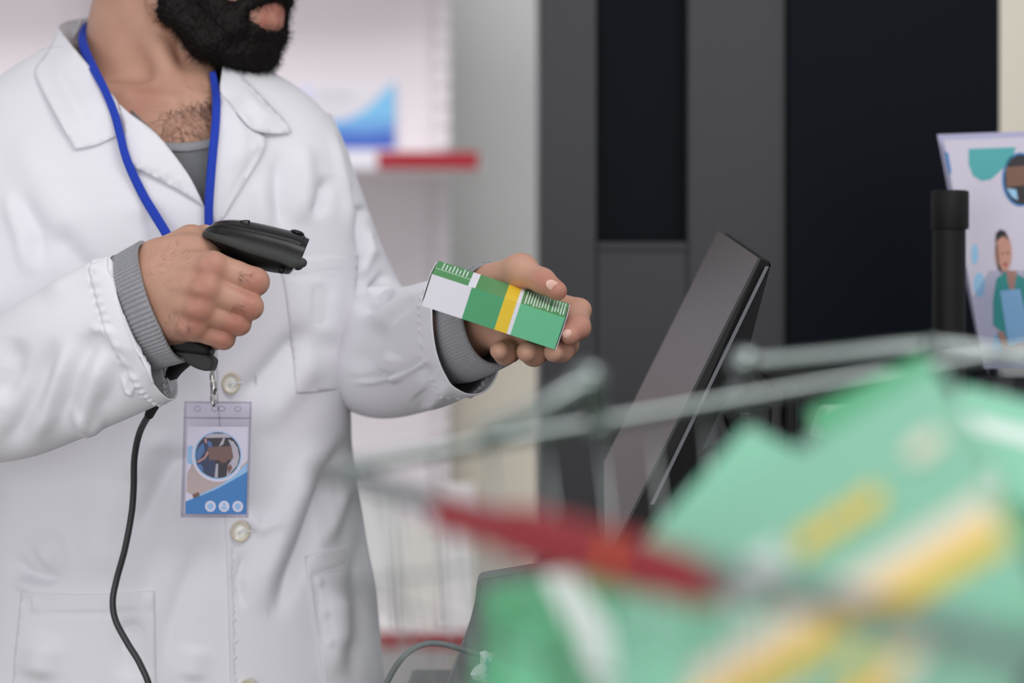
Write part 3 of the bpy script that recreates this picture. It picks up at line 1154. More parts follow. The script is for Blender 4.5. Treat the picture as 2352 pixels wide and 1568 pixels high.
sheet('collar', [(512, 150), (527, 150), (552, 172), (585, 203), (625, 245), (655, 277), (671, 304), (630, 306), (583, 297), (548, 262), (520, 232), (506, 205)], (0, 6),
      [(512, 150, 2.345, 0), (527, 150, 2.365, 0), (552, 172, 2.352, 0), (585, 203, 2.325, 0), (625, 245, None, .012), (655, 277, None, .010), (671, 304, None, .008), (630, 306, None, .010), (583, 297, None, .016), (548, 262, None, .021), (520, 232, 2.292, 0), (506, 205, 2.305, 0), (580, 250, None, .02)],
      M_COAT, coat, strokes=[([(540, 190), (600, 260), (650, 292)], 12, 2), ([(560, 240), (600, 285)], 10, -2)])
# standing inner part of the collar round the back of the neck
pc = catmull([list(Q(241, 200, 2.283)) + [.002], list(Q(168, 112, 2.338)) + [.004], list(Q(134, 66, 2.375)) + [.004], list(Q(190, 46, 2.432)) + [0], list(Q(330, 36, 2.463)) + [0], list(Q(470, 80, 2.44)) + [0], list(Q(530, 148, 2.372)) + [0], list(Q(508, 210, 2.31)) + [0]], 90)
top = pc[:, :3]
bot = top.copy()
ctr = np.array([(350 - 1176) / FPX * 2.385, 2.385])
bot[:, :2] = ctr + (top[:, :2] - ctr) * .93
bot[:, 2] -= .034
vv = np.concatenate([top, (top + bot) / 2, bot])
ff = [(r * 90 + j, r * 90 + j + 1, (r + 1) * 90 + j + 1, (r + 1) * 90 + j) for r in range(2) for j in range(89)]
o = mesh_obj('collar', vv, ff, M_COAT, coat)
solidify(o, .0016, 0)
# turned-down leaf round the back
out = top.copy()
out[:, :2] = ctr + (top[:, :2] - ctr) * 1.16
out[:, 2] -= .05
seg = slice(14, 70)
k = 56
vv = np.concatenate([top[seg] + [0, 0, .0015], top[seg] * .4 + out[seg] * .6 + [0, 0, .006], out[seg]])
ff = [(r * k + j, r * k + j + 1, (r + 1) * k + j + 1, (r + 1) * k + j) for r in range(2) for j in range(k - 1)]
o = mesh_obj('collar', vv, ff, M_COAT, coat)
solidify(o, .0016, 0)


# front edge with its overlap
def plk(pix):
    x0 = np.interp(pix[:, 1], [480, 600, 750, 900, 1000, 1185, 1300, 1420, 1568, 1800], [484, 491, 497, 501, 508, 518, 523, 527, 531, 536])
    return .0034 * np.clip(1 - (pix[:, 0] - x0) / 52.0, -.9, 1)


pl = [(484, 490), (491, 600), (497, 750), (501, 900), (508, 1000), (518, 1185), (523, 1300), (527, 1420), (531, 1568), (536, 1790), (626, 1790), (620, 1568), (612, 1300), (600, 1100), (590, 900), (584, 700), (560, 520)]
pk = []
for k in range(34):
    y = 1225 + k * 17 + random.uniform(-4, 4)
    x = 546 + (y - 1225) * .02
    pk.append(([(x - 14, y + 6), (x + 10 + random.uniform(-3, 8), y - 4)], 6.0, random.uniform(-2.6, -1.3)))
pk.append(([(548, 1240), (552, 1400), (556, 1600)], 4, -1.2))
patch('placket', pl, on_coat(plk), M_COAT, coat, .0012, 5, strokes=pk)


def pocket(poly, corners, strokes, off=.0030):
    return patch('pocket', smooth_poly(poly, corners, 6), on_coat(off), M_COAT, coat, .0020, 8, strokes=strokes)


pocket([(634, 592), (730, 590), (824, 585), (818, 660), (806, 770), (791, 893), (735, 900), (682, 904), (668, 780), (655, 660)], (0, 2, 5, 7),
       [([(640, 632), (730, 630), (818, 626)], 5, -1.4), ([(690, 640), (700, 780), (715, 890)], 24, 2.5), ([(770, 640), (765, 800)], 22, 2), ([(735, 650), (735, 760)], 16, -2.5), ([(650, 690), (672, 860)], 8, -1.5)])
pocket([(48, 1359), (200, 1364), (354, 1355), (357, 1460), (358, 1620), (200, 1630), (26, 1620), (36, 1480)], (0, 2, 4, 6),
       [([(50, 1408), (150, 1412), (240, 1410), (352, 1400)], 5, -1.5), ([(78, 1365), (86, 1410)], 7, 2.2), ([(60, 1370), (66, 1400)], 6, -2), ([(100, 1470), (90, 1560)], 40, 3), ([(300, 1420), (310, 1560)], 25, -2.5), ([(340, 1365), (344, 1400)], 6, 2)])
pocket([(700, 1277), (745, 1264), (790, 1254), (820, 1240), (832, 1222), (843, 1300), (855, 1420), (864, 1600), (806, 1640), (752, 1640), (735, 1500), (716, 1390)], (0, 4, 7, 9),
       [([(706, 1326), (760, 1312), (838, 1290)], 6, -1.6), ([(716, 1300), (728, 1360), (744, 1500)], 6, -1.6), ([(730, 1330), (736, 1345)], 6, 2.4), ([(742, 1400), (752, 1415)], 6, 2.2), ([(752, 1470), (764, 1480)], 7, 2.2), ([(782, 1350), (790, 1500)], 22, 3), ([(825, 1300), (838, 1480)], 14, -3)], .0035)

M_BUTTON = mat('pearly_button', (226, 222, 212), rough=0.25, spec=0.6, coat=0.3)
M_BUTTONRIM = mat('amber_button_rim', (206, 192, 168), rough=0.3, spec=0.6)


def button(px, py, rx, ry):
    d = cast_full.depth(px, py, 2.22) - .0055
    c = P(px, py, d)
    s = d / FPX
    prof = [(0, .0006), (.35, .0006), (.48, .0009), (.62, .0002), (.78, -.0009), (.9, -.0017), (1.0, -.0010), (1.0, .0012), (0, .0014)]
    V, F, mi = [], [], []
    n = 40
    for r, y in prof:
        for j in range(n):
            a = 2 * math.pi * j / n
            V.append((c.x + r * rx * s * math.cos(a), c.y + y, c.z + r * ry * s * math.sin(a)))
    for i in range(len(prof) - 1):
        for j in range(n):
            F.append((i * n + j, (i + 1) * n + j, (i + 1) * n + (j + 1) % n, i * n + (j + 1) % n))
            mi.append(1 if 4 <= i <= 6 else 0)
    o = mesh_obj('button', V, F, None, coat, True, [M_BUTTON, M_BUTTONRIM], mi)
    th, tf = tube_data([(c.x - .002, c.y - .0006, c.z), (c.x + .004, c.y - .0022, c.z + .0003), (c.x + rx * s + .004, c.y - .0005, c.z + .0004)], .0007, 6)
    th2, tf2 = tube_data([(c.x - .002, c.y, c.z - .002), (c.x + .001, c.y - .0022, c.z), (c.x + .002, c.y, c.z + .002)], .0007, 6)
    v, f = join_data([(th, tf), (th2, tf2)])
    mesh_obj('button_thread', v, f, M_COAT, coat)


button(531, 880, 21, 25)
button(552, 1220, 22, 25)
button(570, 1584, 22, 25)

# ------------------------------------------------------------------ grey knit shirt
M_RIBSHIRT = rib_material('grey_rib_knit', (136, 137, 141), .0021, 0)
shirt = patch('knit_shirt', [(300, 250), (352, 300), (374, 326), (410, 328), (450, 325), (490, 316), (540, 300), (600, 330), (600, 560), (420, 560), (340, 420)],
              lambda pix: np.array([trunk_cast.depth(x, y, 2.25) for x, y in pix]) - .0035, M_RIBSHIRT, person, .0012, 8)
patch('neckband', smooth_poly([(352, 302), (376, 325), (410, 328), (450, 325), (492, 315), (530, 300), (532, 318), (492, 335), (450, 344), (410, 347), (370, 342), (345, 318)], (), 5),
      lambda pix: np.array([trunk_cast.depth(x, y, 2.25) for x, y in pix]) - .0058, M_KNIT, shirt, .002, 7)
sleeve('cuff', [(226, 770, 2.040, .042, .020, (-.36, 0, 1)), (268, 745, 2.034, .0455, .024, (-.36, 0, 1)), (325, 714, 2.026, .0510, .029, (-.38, 0, 1)), (374, 692, 2.018, .0535, .030, (-.40, 0, 1))],
       [([(300, 580), (340, 700), (380, 820)], 10, -1)], 70, 620, M_KNIT, shirt, ribs=84, ribamp=.0005, thick=.003, tail=(.90, -.30, .32))
sleeve('cuff', [(1030, 777, 2.155, .041, .025, ZP), (1066, 759, 2.118, .0455, .030, ZP), (1102, 736, 2.078, .0468, .033, ZP), (1134, 722, 2.054, .0455, .032, ZP)],
       None, 70, 620, M_KNIT, shirt, ribs=92, ribamp=.0004, thick=.003)

# ------------------------------------------------------------------ trousers and shoes (below the counter line)
M_TROUSER = mat('dark_trousers', (48, 50, 58), rough=0.9)
tr = Field((-.52, 2.2, .05), (-.12, 2.5, .82), .005)
for xx_ in (-.41, -.24):
    tr.chain([(xx_ * .9 - .03, 2.34, .78), (xx_, 2.34, .48), (xx_, 2.355, .09)], [.095, .07, .055], .02)
tv, tq = tr.mesh(1)
mesh_obj('trousers', tv, tq, M_TROUSER, person)
for xx_ in (-.41, -.24):
    sh = Field((xx_ - .07, 2.1, -.02), (xx_ + .07, 2.46, .13), .004)
    sh.chain([(xx_, 2.385, .045), (xx_, 2.28, .040), (xx_, 2.19, .034)], [.042, .040, .032], .02)
    sv_, sq_ = sh.mesh(1)
    sv_[:, 2] = np.maximum(sv_[:, 2], .001)
    mesh_obj('shoe', sv_, sq_, M_BLACK, person)

# ================================================================== THE ROOM
M_FLOOR = mat('pale_floor', (176, 172, 166), rough=0.4, var=0.05, vscale=3)
M_WALL = mat('grey_green_wall', (196, 198, 195), rough=0.8, var=0.02, vscale=5)
M_CREAM = mat('cream_paint', (230, 223, 206), rough=0.7)
M_SHELFW = mat('white_shelf_steel', (238, 232, 235), rough=0.55)
M_RED = mat('red_label_strip', (164, 14, 36), rough=0.4)
M_CABGREY = mat('graphite_laminate', (62, 62, 64), rough=0.5, spec=0.35, var=0.03, vscale=8)
M_CABDARK = mat('blue_black_panel', (13, 18, 25), rough=0.45, spec=0.06)
M_COUNTER = mat('grey_counter_laminate', (84, 84, 84), rough=0.45)

fl = box('floor', -4, 4, -1.5, 7, -.05, 0, M_FLOOR)
fl['kind'] = 'structure'
wb = box('wall_back', -4, 4, 6.32, 6.42, 0, 3.2, M_WALL)
wb['kind'] = 'structure'


def X_(px, d):
    return (px - 1176) / FPX * d


def Z_(py, d):
    return CAMH - (py - 784) / FPX * d


# store shelving behind the person
sh = empty('store_shelving', (-.9, 5.9, 0))
tag(sh, 'tall white store shelving with red edged shelves behind the person', 'shelving')


def sub(o, p):
    adopt(o, p)
    return o


DB = 5.95
xr = X_(1028, DB)
sub(box('back_panel', -2.9, xr, DB, DB + .03, .05, 2.4, M_SHELFW), sh)
for xu in (xr - .012, X_(185, DB) - .0):
    up = []
    for k in range(46):
        z = .08 + k * .05
        up.append(box_data((xu - .016, DB - .03, z), (.032, 0, 0), (0, .03, 0), (0, 0, .034)))
    up.append(box_data((xu - .016, DB - .012, .05), (.032, 0, 0), (0, .012, 0), (0, 0, 2.33)))
    v, f = join_data(up)
    sub(mesh_obj('upright', v, f, M_SHELFW, None, False), sh)
DF = 5.5
shelf_rows = [(345, 1102), (1448, 1092)]
for (py, pxr) in shelf_rows:
    zt = Z_(py + 4, DF)
    x1 = X_(pxr - 3, DF)
    s_ = sub(box('shelf', -2.9, x1, DF + .012, DB, zt - .03, zt, M_SHELFW, None, .002), sh)
    e_ = sub(box('price_rail', -2.9, x1, DF, DF + .012, zt - .038, zt + .001, M_RED, None, .002), sh)
s_ = sub(box('shelf', -2.9, X_(1100, DF), DF + .012, DB, 2.235, 2.257, M_SHELFW, None, .002), sh)
sub(box('price_rail', -2.9, X_(1100, DF), DF, DF + .012, 2.229, 2.258, M_RED, None, .002), sh)
zt = Z_(349, DF)
sub(box('price_label', X_(770, DF), X_(866, DF), DF - .003, DF, zt - .039, zt + .002, M_WHITE), sh)
sub(box('price_label', X_(330, DF), X_(430, DF), DF - .003, DF, zt - .039, zt + .002, M_WHITE), sh)

# box with the blue wave, on the upper shelf
M_SKYB = mat('sky_blue_print', (120, 186, 226), rough=0.45)
M_MIDB = mat('mid_blue_print', (104, 158, 214), rough=0.45)
M_DEEPB = mat('deep_blue_print', (62, 98, 186), rough=0.45)
M_PALEB = mat('pale_violet_print', (196, 200, 234), rough=0.45)
M_GREYP = mat('grey_print', (186, 184, 190), rough=0.5)
DW = 5.56
ww = empty('product_box', P(800, 341, DW))
tag(ww, 'white product box with a blue wave print standing on the upper shelf', 'box')
z0 = zt + .0005
zt_ = Z_(188, DW)
M_BOXW = mat('soft_white_card', (212, 208, 214), rough=0.6)
sub(box('carton', X_(684, DW), X_(909, DW), DW, DW + .09, z0, zt_, M_BOXW, None, .001), ww)


def flat_shape(name, pts, y, m, parent, t=.0006):
    return sub(prism(name, [(p[0], y, p[1]) for p in pts], (0, -t, 0), m), parent)


wave = [(690, 268), (730, 276), (770, 278), (800, 273), (830, 258), (855, 238), (880, 212), (900, 192), (907, 188), (907, 290), (690, 290)]
flat_shape('wave_print', [(X_(a, DW), Z_(b, DW)) for a, b in wave], DW, M_SKYB, ww)
flat_shape('wave_print', [(X_(a, DW), Z_(b, DW)) for a, b in [(690, 288), (907, 272), (907, 312), (690, 312)]], DW - .0006, M_MIDB, ww)
flat_shape('wave_print', [(X_(a, DW), Z_(b, DW)) for a, b in [(690, 310), (760, 303), (840, 308), (907, 300), (907, 341), (690, 341)]], DW - .0012, M_DEEPB, ww)
flat_shape('stripe_print', [(X_(a, DW), Z_(b, DW)) for a, b in [(697, 198), (714, 198), (714, 262), (697, 262)]], DW, M_PALEB, ww)
for k in range(5):
    xa = 732 + k * 16
    flat_shape('text_print', [(X_(a, DW), Z_(b, DW)) for a, b in [(xa, 212), (xa + 10, 212), (xa + 10, 226), (xa, 226)]], DW, M_GREYP, ww)

# pale cartons on the lower shelf, partly behind the coat
zl = Z_(1452, DF)
M_PALE = mat('pale_carton', (246, 244, 242), rough=0.6)
M_PALE2 = mat('cream_carton', (240, 237, 229), rough=0.6)
low = [(800, 905, 1130, .0, M_PALE, 'white carton on the lower shelf next to the coat hem'),
       (915, 1010, 1210, .01, M_PALE2, 'cream carton second from the coat on the lower shelf'),
       (1020, 1088, 1120, .0, M_PALE, 'narrow white carton at the shelf end under the wire basket')]
for (a, b, t, dd, m, lab) in low:
    d = 5.6 + dd
    r = empty('shelf_carton', P((a + b) / 2, 1448, d))
    r.location.z = zl
    tag(r, lab, 'carton', 'cartons on the lower shelf')
    sub(box('carton', X_(a, d), X_(b, d), d, d + .1, zl + .0005, Z_(t, d), m, None, .001), r)

# pillar between the shelving and the cabinet: cream below, grey above the rail
wp = box('wall_side', X_(1036, 6.1), X_(1300, 6.1), 6.1, 6.2, 0, Z_(815, 6.1), M_CREAM)
wp['kind'] = 'structure'
wr = box('wall_right', X_(2240, 6.1), 4.0, 6.1, 6.2, 0, 3.2, M_CREAM)
wr['kind'] = 'structure'

# graphite cabinet with dark panels
DC = 3.0
cb = empty('storage_cabinet', (X_(1770, DC), DC + .3, 0))
tag(cb, 'tall graphite cabinet with a dark slot window and a blue black door', 'cabinet')
xl, xm, xr2 = X_(1243, DC), X_(1806, DC), X_(2293, DC)
ztop = 2.3
wx0, wx1, wz = X_(1371, DC), X_(1579, DC), Z_(556, DC)
sub(box('side_panel', xl, wx0, DC, DC + .6, .0, ztop, M_CABGREY, None, .003), cb)
sub(box('front_panel', wx0, wx1, DC, DC + .6, .0, wz, M_CABGREY, None, .003), cb)
sub(box('side_panel', wx1, xm, DC, DC + .6, .0, ztop, M_CABGREY, None, .003), cb)
sub(box('window', wx0, wx1, DC + .035, DC + .05, wz, ztop, M_CABDARK), cb)
sub(box('window_frame', wx0, wx1, DC - .004, DC + .03, wz - .010, wz, M_CABGREY, None, .002), cb)
sub(box('top_panel', wx0, wx1, DC + .001, DC + .6, ztop - .08, ztop, M_CABGREY), cb)
dr = sub(box('door', xm, xr2, DC - .012, DC + .55, .06, ztop, M_CABDARK, None, .003), cb)

# counter
ct = empty('counter', (.55, 1.4, 0))
tag(ct, 'grey checkout counter under the wire basket and the monitor', 'counter')
sub(box('worktop', -.10, 1.5, .42, 2.40, .945, .975, M_COUNTER, None, .004), ct)
sub(box('body', -.08, 1.48, .46, 2.36, 0, .945, M_CABGREY), ct)
lg = box('counter_ledge', -.10, 1.5, .43, 1.22, .9755, 1.088, M_COUNTER, None, .004)
tag(lg, 'raised grey ledge on the counter carrying the wire basket', 'ledge')
CZ = .975

# black post beside the leaflets
DPO = 2.30
po = empty('barrier_post', (X_(2197, DPO), DPO, CZ))
tag(po, 'black round post with a wider cap in front of the leaflets', 'post')


def lathe(name, cx_, cy_, prof, m, parent, seg=40):
    V, F = [], []
    for r, z in prof:
        for j in range(seg):
            a = 2 * math.pi * j / seg
            V.append((cx_ + r * math.cos(a), cy_ + r * math.sin(a), z))
    F = ring_faces(len(prof), seg, True)
    o = mesh_obj(name, V, F, m, None, True)
    if parent:
        adopt(o, parent)
    md = o.modifiers.new('es', 'EDGE_SPLIT')
    md.split_angle = .7
    return o


pr, pcap = 39 / FPX * DPO, 44.5 / FPX * DPO
DPY = DPO + .04
lathe('pole', X_(2197, DPO), DPY, [(pr, CZ), (pr, Z_(520, DPO))], M_BLACKMATT, po)
lathe('cap', X_(2199, DPO), DPY, [(pcap * .97, Z_(522, DPO)), (pcap, Z_(519, DPO)), (pcap, Z_(437, DPO)), (pcap * .96, Z_(433, DPO)), (pcap * .9, Z_(432, DPO))], M_BLACKMATT, po)
lathe('base', X_(2197, DPO), DPY, [(.054, CZ), (.054, CZ + .008), (.040, CZ + .014), (pr, CZ + .018)], M_BLACK, po)
po.location = (X_(2197, DPO), DPY, CZ)
for ch in po.children:
    ch.matrix_parent_inverse = Matrix.Translation(po.location).inverted()

# leaflets in a clear holder
M_TEAL = mat('teal_print', (84, 176, 178), rough=0.5)
M_SCRUB = mat('teal_scrub_print', (70, 170, 158), rough=0.5)
M_FACEP = mat('face_print', (204, 150, 132), rough=0.5)
M_DARKP = mat('dark_print', (46, 42, 46), rough=0.5)
M_BROWNP = mat('brown_print', (128, 92, 76), rough=0.5)
M_BLUEP = mat('blue_print', (60, 130, 190), rough=0.5)
M_LBLUEP = mat('light_blue_print', (160, 208, 240), rough=0.5)
M_PAPER = mat('leaflet_paper', (216, 209, 224), rough=0.55)
M_PAPERE = mat('leaflet_lilac_edge', (186, 184, 212), rough=0.55)


def frame3(o, u, v):
    """local sheet frame: (a,b,lift) -> world with a along u, b along v, lift towards the viewer"""
    o, u, v = np.array(o), np.array(u), np.array(v)
    n = np.cross(u, v)
    n = n / np.linalg.norm(n)
    if n[1] > 0:
        n = -n
    return lambda a, b, l=0.0: o + a * u + b * v + l * n


def print_shape(name, fr, pts, lift, m, parent, t=.0003):
    A = [Vector(fr(a, b, lift)) for a, b in pts]
    n = Vector(fr(0, 0, 1)) - Vector(fr(0, 0, 0))
    return sub(prism(name, A, n * t, m), parent)


def disc(a, b, ra, rb, n=28):
    return [(a + ra * math.cos(2 * math.pi * k / n), b + rb * math.sin(2 * math.pi * k / n)) for k in range(n)]


DL = 2.47


def leaflet(dx, dz, dy, label, front=False):
    TL, TR = np.array(P(2168 + dx, 322 + dz, DL + dy)), np.array(P(2450 + dx, 312 + dz, DL + dy - .05))
    BL = np.array(P(2262 + dx * .3, 845, DL + dy - .03))
    u, v = TR - TL, BL - TL
    r = empty('leaflet', Vector(BL))
    tag(r, label, 'leaflet', 'leaflets in the holder')
    fr = frame3(TL, u, v)
    n = Vector(fr(0, 0, 1)) - Vector(fr(0, 0, 0))
    sub(prism('sheet', [Vector(fr(a, b)) for a, b in ((0, 0), (1, 0), (1, 1), (0, 1))], n * .0006, M_PAPER if front else M_PAPERE), r)
    if front:
        def shp(nm, pts, l, m):
            # points given in picture pixels of the sheet
            o2, u2, v2 = proj(np.array([TL]))[0], proj(np.array([TR]))[0], proj(np.array([BL]))[0]
            Mx = np.stack([u2 - o2, v2 - o2], 1)
            loc = [np.linalg.solve(Mx, np.array(p) - o2) for p in pts]
            return print_shape(nm, fr, [tuple(q) for q in loc], .0006 + l, m, r)
        shp('leaf_print', [(2226, 342), (2335, 338), (2325, 368), (2300, 392), (2278, 412), (2256, 416), (2236, 404), (2226, 378)], 0, M_TEAL)
        shp('circle_photo', disc(2345, 412, 42, 62), 0, M_BLUEP)
        shp('circle_photo', disc(2347, 412, 38, 57), .0004, M_DARKP)
        shp('circle_photo', [(2312, 385), (2360, 380), (2362, 425), (2314, 430)], .0008, M_BROWNP)
        shp('circle_photo', [(2314, 432), (2336, 436), (2340, 460), (2326, 452)], .0008, M_LBLUEP)
        shp('spot_print', disc(2240, 585, 8, 24), 0, M_LBLUEP)
        shp('spot_print', disc(2250, 655, 13, 28), 0, M_LBLUEP)
        shp('spot_print', [(2275, 812), (2285, 770), (2300, 765), (2310, 812)], 0, M_LBLUEP)
        shp('portrait_print', [(2290, 640), (2312, 622), (2336, 628), (2360, 640), (2372, 720), (2374, 806), (2318, 806), (2300, 760), (2282, 745), (2282, 690)], .0004, M_SCRUB)
        shp('portrait_print', [(2313, 620), (2337, 622), (2332, 656), (2326, 678), (2316, 650)], .0008, M_FACEP)
        shp('portrait_print', disc(2306, 580, 19, 46), .0010, M_FACEP)
        shp('portrait_print', [(2288, 560), (2290, 535), (2300, 527), (2312, 532), (2318, 552), (2308, 542), (2296, 548)], .0014, M_DARKP)
        shp('portrait_print', [(2289, 566), (2292, 560), (2296, 606), (2306, 625), (2294, 618)], .0012, M_DARKP)
        shp('portrait_print', [(2300, 582), (2306, 580), (2306, 584)], .0014, M_DARKP)
        shp('portrait_print', [(2312, 580), (2319, 578), (2319, 583)], .0014, M_DARKP)
        shp('portrait_print', [(2304, 606), (2316, 604), (2312, 611)], .0014, M_RED)
        shp('portrait_print', [(2298, 668), (2344, 662), (2372, 790), (2318, 796)], .0012, M_LBLUEP)
        shp('portrait_print', [(2292, 762), (2306, 760), (2322, 800), (2340, 788), (2372, 784), (2374, 808), (2306, 808)], .0016, M_FACEP)
        shp('edge_print', [(2170, 350), (2178, 350), (2186, 395), (2182, 404)], 0, M_BLUEP)
    return r


leaflet(0, 0, 0, 'front leaflet with a teal scrubs portrait in the holder by the post', True)
leaflet(-7, -8, .010, 'leaflet directly behind the portrait leaflet, showing a thin lilac edge')
leaflet(-15, -13, .020, 'leaflet at the back of the holder, its corner highest')
ho = empty('leaflet_holder', P(2400, 845, DL))
tag(ho, 'clear leaflet holder standing behind the black post', 'holder')
M_CLEAR = clear_material('clear_acrylic', (240, 242, 246))
aa = P(2262, 560, DL - .03)
fr = frame3(P(2190, 440, DL - .012), np.array(P(2470, 436, DL - .062)) - np.array(P(2190, 440, DL - .012)), np.array(P(2270, 850, DL - .045)) - np.array(P(2190, 440, DL - .012)))
print_shape('front_plate', fr, [(.18, .45), (1.06, .45), (1.06, 1.04), (0.0, 1.04), (0, .6)], .004, M_CLEAR, ho, .002)
fr2 = frame3(P(2140, 310, DL + .034), np.array(P(2470, 300, DL - .02)) - np.array(P(2140, 310, DL + .034)), np.array(P(2262, 850, DL + .002)) - np.array(P(2140, 310, DL + .034)))
print_shape('back_plate', fr2, [(.06, .30), (1.0, .30), (1.0, 1.05), (0.02, 1.05)], -.004, M_CLEAR, ho, .002)
zb = Z_(850, DL)
sub(box('base', X_(2262, DL), X_(2500, DL), DL - .10, DL + .06, zb - .006, zb - .001, M_CLEAR), ho)
sub(box('stand', X_(2270, DL), X_(2490, DL), DL - .02, DL + .06, 0.0, zb - .006, M_CABGREY), ho)

# ================================================================== MONITOR
M_SCREEN = mat('dark_glossy_screen', (33, 31, 33), rough=0.32, spec=0.6)
M_EDGE = mat('silver_edge_trim', (104, 106, 110), rough=0.5, spec=0.3)
mo = empty('monitor', (X_(1500, 2.1), 2.12, CZ))
tag(mo, 'black tilted touch monitor on the counter beside the cabinet', 'monitor')
NT_, NB_ = P(1742, 592, 2.03), P(1392, 1290, 1.985)
FT_ = P(1650, 529, 2.34)
nrm = (NB_ - NT_).cross(FT_ - NT_).normalized()
if nrm.x > 0:
    nrm = -nrm


def on_plane(px, py):
    e = P(px, py, 1.0) - Vector((0, 0, CAMH))
    t = (NT_ - Vector((0, 0, CAMH))).dot(nrm) / e.dot(nrm)
    return Vector((0, 0, CAMH)) + e * t


FB_, FB2 = on_plane(1387, 1060), on_plane(1389, 1288)
back = -nrm * .0022
sub(prism('screen', [NT_, FT_, FB_, FB2, NB_], back, M_SCREEN), mo)
# housing: body of the display behind the glass
off = -nrm * .0022


def shift(p, a, b=0.0):
    return p + Vector((a, b, 0))


e1, e2 = P(1770, 602, 2.035), P(1470, 1240, 1.99)
hv = [NT_ + off, NB_ + off, e2, e1, FT_ + off + (FB_ - FT_) * .01, FB_ + off, FT_ + (e1 - NT_) * .9, FB_ + (e2 - NB_) * .5]
o = mesh_obj('bezel', hv, [(0, 3, 2, 1), (0, 4, 6, 3), (4, 5, 7, 6), (1, 2, 7, 5), (3, 6, 7, 2), (0, 1, 5, 4)], M_BLACKMATT, None, False)
sub(o, mo)
t1, t2 = P(1766, 612, 2.031), P(1502, 1158, 1.990)
t3, t4 = P(1758, 611, 2.030), P(1493, 1158, 1.989)
sub(prism('edge_trim', [t1, t2, t4, t3], (.0005, .003, 0), M_EDGE), mo)
# rear shell tapering away
s1, s2, s3, s4 = P(1771, 606, 2.037), P(1722, 792, 2.045), P(1600, 1060, 2.03), P(1476, 1235, 1.995)
s5 = [p + Vector((-.02, .26, .01)) for p in (s1, s2, s3, s4)]
s0 = P(1500, 1160, 1.993)
vv_ = [s1, s2, s3, s4, s0] + s5
o = mesh_obj('rear_shell', vv_, [(0, 4, 3, 2, 1), (0, 1, 6, 5), (1, 2, 7, 6), (2, 3, 8, 7), (5, 6, 7, 8)], M_BLACKMATT, None, False)
sub(o, mo)
sub(prism('stand', [P(1590, 1050, 2.12), P(1660, 1020, 2.12), P(1650, 1592, 2.10), P(1560, 1592, 2.10)], (0, .05, 0), M_BLACKMATT, None, .004), mo)
sub(prism('base', [(.10, 1.98, CZ + .001), (.24, 1.98, CZ + .001), (.24, 2.10, CZ + .001), (.10, 2.10, CZ + .001)], (0, 0, .02), M_BLACKMATT, None, .004), mo)

# black desk clutter seen past the basket
ck = empty('card_reader', P(1790, 1050, 2.2))
tag(ck, 'small black device on a bracket right of the monitor', 'device')
sub(prism('bracket', [P(1660, 955, 2.2), P(1700, 940, 2.2), P(1700, 1000, 2.2), P(1675, 995, 2.2)], (0, .04, 0), M_BLACKMATT, None, .003), ck)
sub(prism('clamp', [P(1728, 935, 2.2), P(1775, 932, 2.2), P(1772, 985, 2.2), P(1735, 990, 2.2)], (0, .05, 0), M_BLACKMATT, None, .003), ck)
sub(prism('arm', [P(1690, 945, 2.22), P(1740, 945, 2.22), P(1740, 968, 2.22), P(1690, 968, 2.22)], (0, .03, 0), M_BLACK, None, .002), ck)
sub(prism('body', [P(1800, 890, 2.2), P(1834, 880, 2.2), P(1832, 1000, 2.2), P(1822, 1250, 2.2), P(1800, 1250, 2.2)], (0, .08, 0), M_BLACKMATT, None, .004), ck)
sub(prism('foot', [P(1760, 1500, 2.2), P(1860, 1500, 2.2), P(1860, 1545, 2.2), P(1760, 1545, 2.2)], (0, .08, 0), M_BLACKMATT, None, .004), ck)
sub(prism('post', [P(1806, 1240, 2.21), P(1824, 1240, 2.21), P(1824, 1510, 2.21), P(1806, 1510, 2.21)], (0, .05, 0), M_BLACKMATT), ck)
rs = empty('desk_riser', P(1920, 1560, 2.33))
tag(rs, 'low black riser shelf on the counter between the monitor and the black post', 'shelf')
sub(prism('top', [P(1740, 850, 2.3), P(2030, 846, 2.3), P(2050, 915, 2.3), P(1800, 925, 2.3)], (0, .1, 0), M_BLACKMATT, None, .004), rs)
sub(prism('shelf', [P(1860, 1012, 2.25), P(2060, 1006, 2.25), P(2060, 1022, 2.25), P(1860, 1028, 2.25)], (0, .15, 0), M_BLACKMATT, None, .002), rs)
for px_ in (1868, 2010):
    z_ = Z_(900, 2.33)
    sub(box('leg', X_(px_, 2.33), X_(px_ + 22, 2.33), 2.33, 2.36, CZ, z_, M_BLACKMATT), rs)
tr_ = prism('desk_tray', [P(1900, 935, 2.25), P(2060, 930, 2.25), P(2060, 1005, 2.25), P(1880, 1010, 2.25)], (0, .07, 0), M_WHITE, None, .004)
tag(tr_, 'white rounded tray half hidden behind the green cartons', 'tray')

# grey moulded base and its cable
gb = empty('cable_box', P(1130, 1560, 2.02))
tag(gb, 'grey moulded box on the counter with a cable running into it', 'box')
sub(prism('housing', [P(1096, 1332, 2.02), P(1250, 1306, 2.02), P(1300, 1306, 2.02), P(1300, 1680, 2.0), P(990, 1680, 2.0), P(1030, 1568, 2.0), P(1060, 1490, 2.005), P(1078, 1440, 2.01), P(1090, 1390, 2.015)], (0, .07, 0), M_COUNTER, None, .004), gb)
M_GCABLE = mat('grey_cable', (96, 99, 100), rough=0.45)
cab = tube('cable', [P(850, 1700, 2.0), P(872, 1610, 1.995), P(900, 1545, 1.99), P(935, 1500, 1.985), P(978, 1478, 1.985), P(1020, 1479, 1.985), P(1065, 1492, 1.99), P(1120, 1506, 2.0), P(1180, 1512, 2.04)], .0026, M_GCABLE, None, 12)
tag(cab, 'grey cable arching over to the grey moulded box', 'cable')
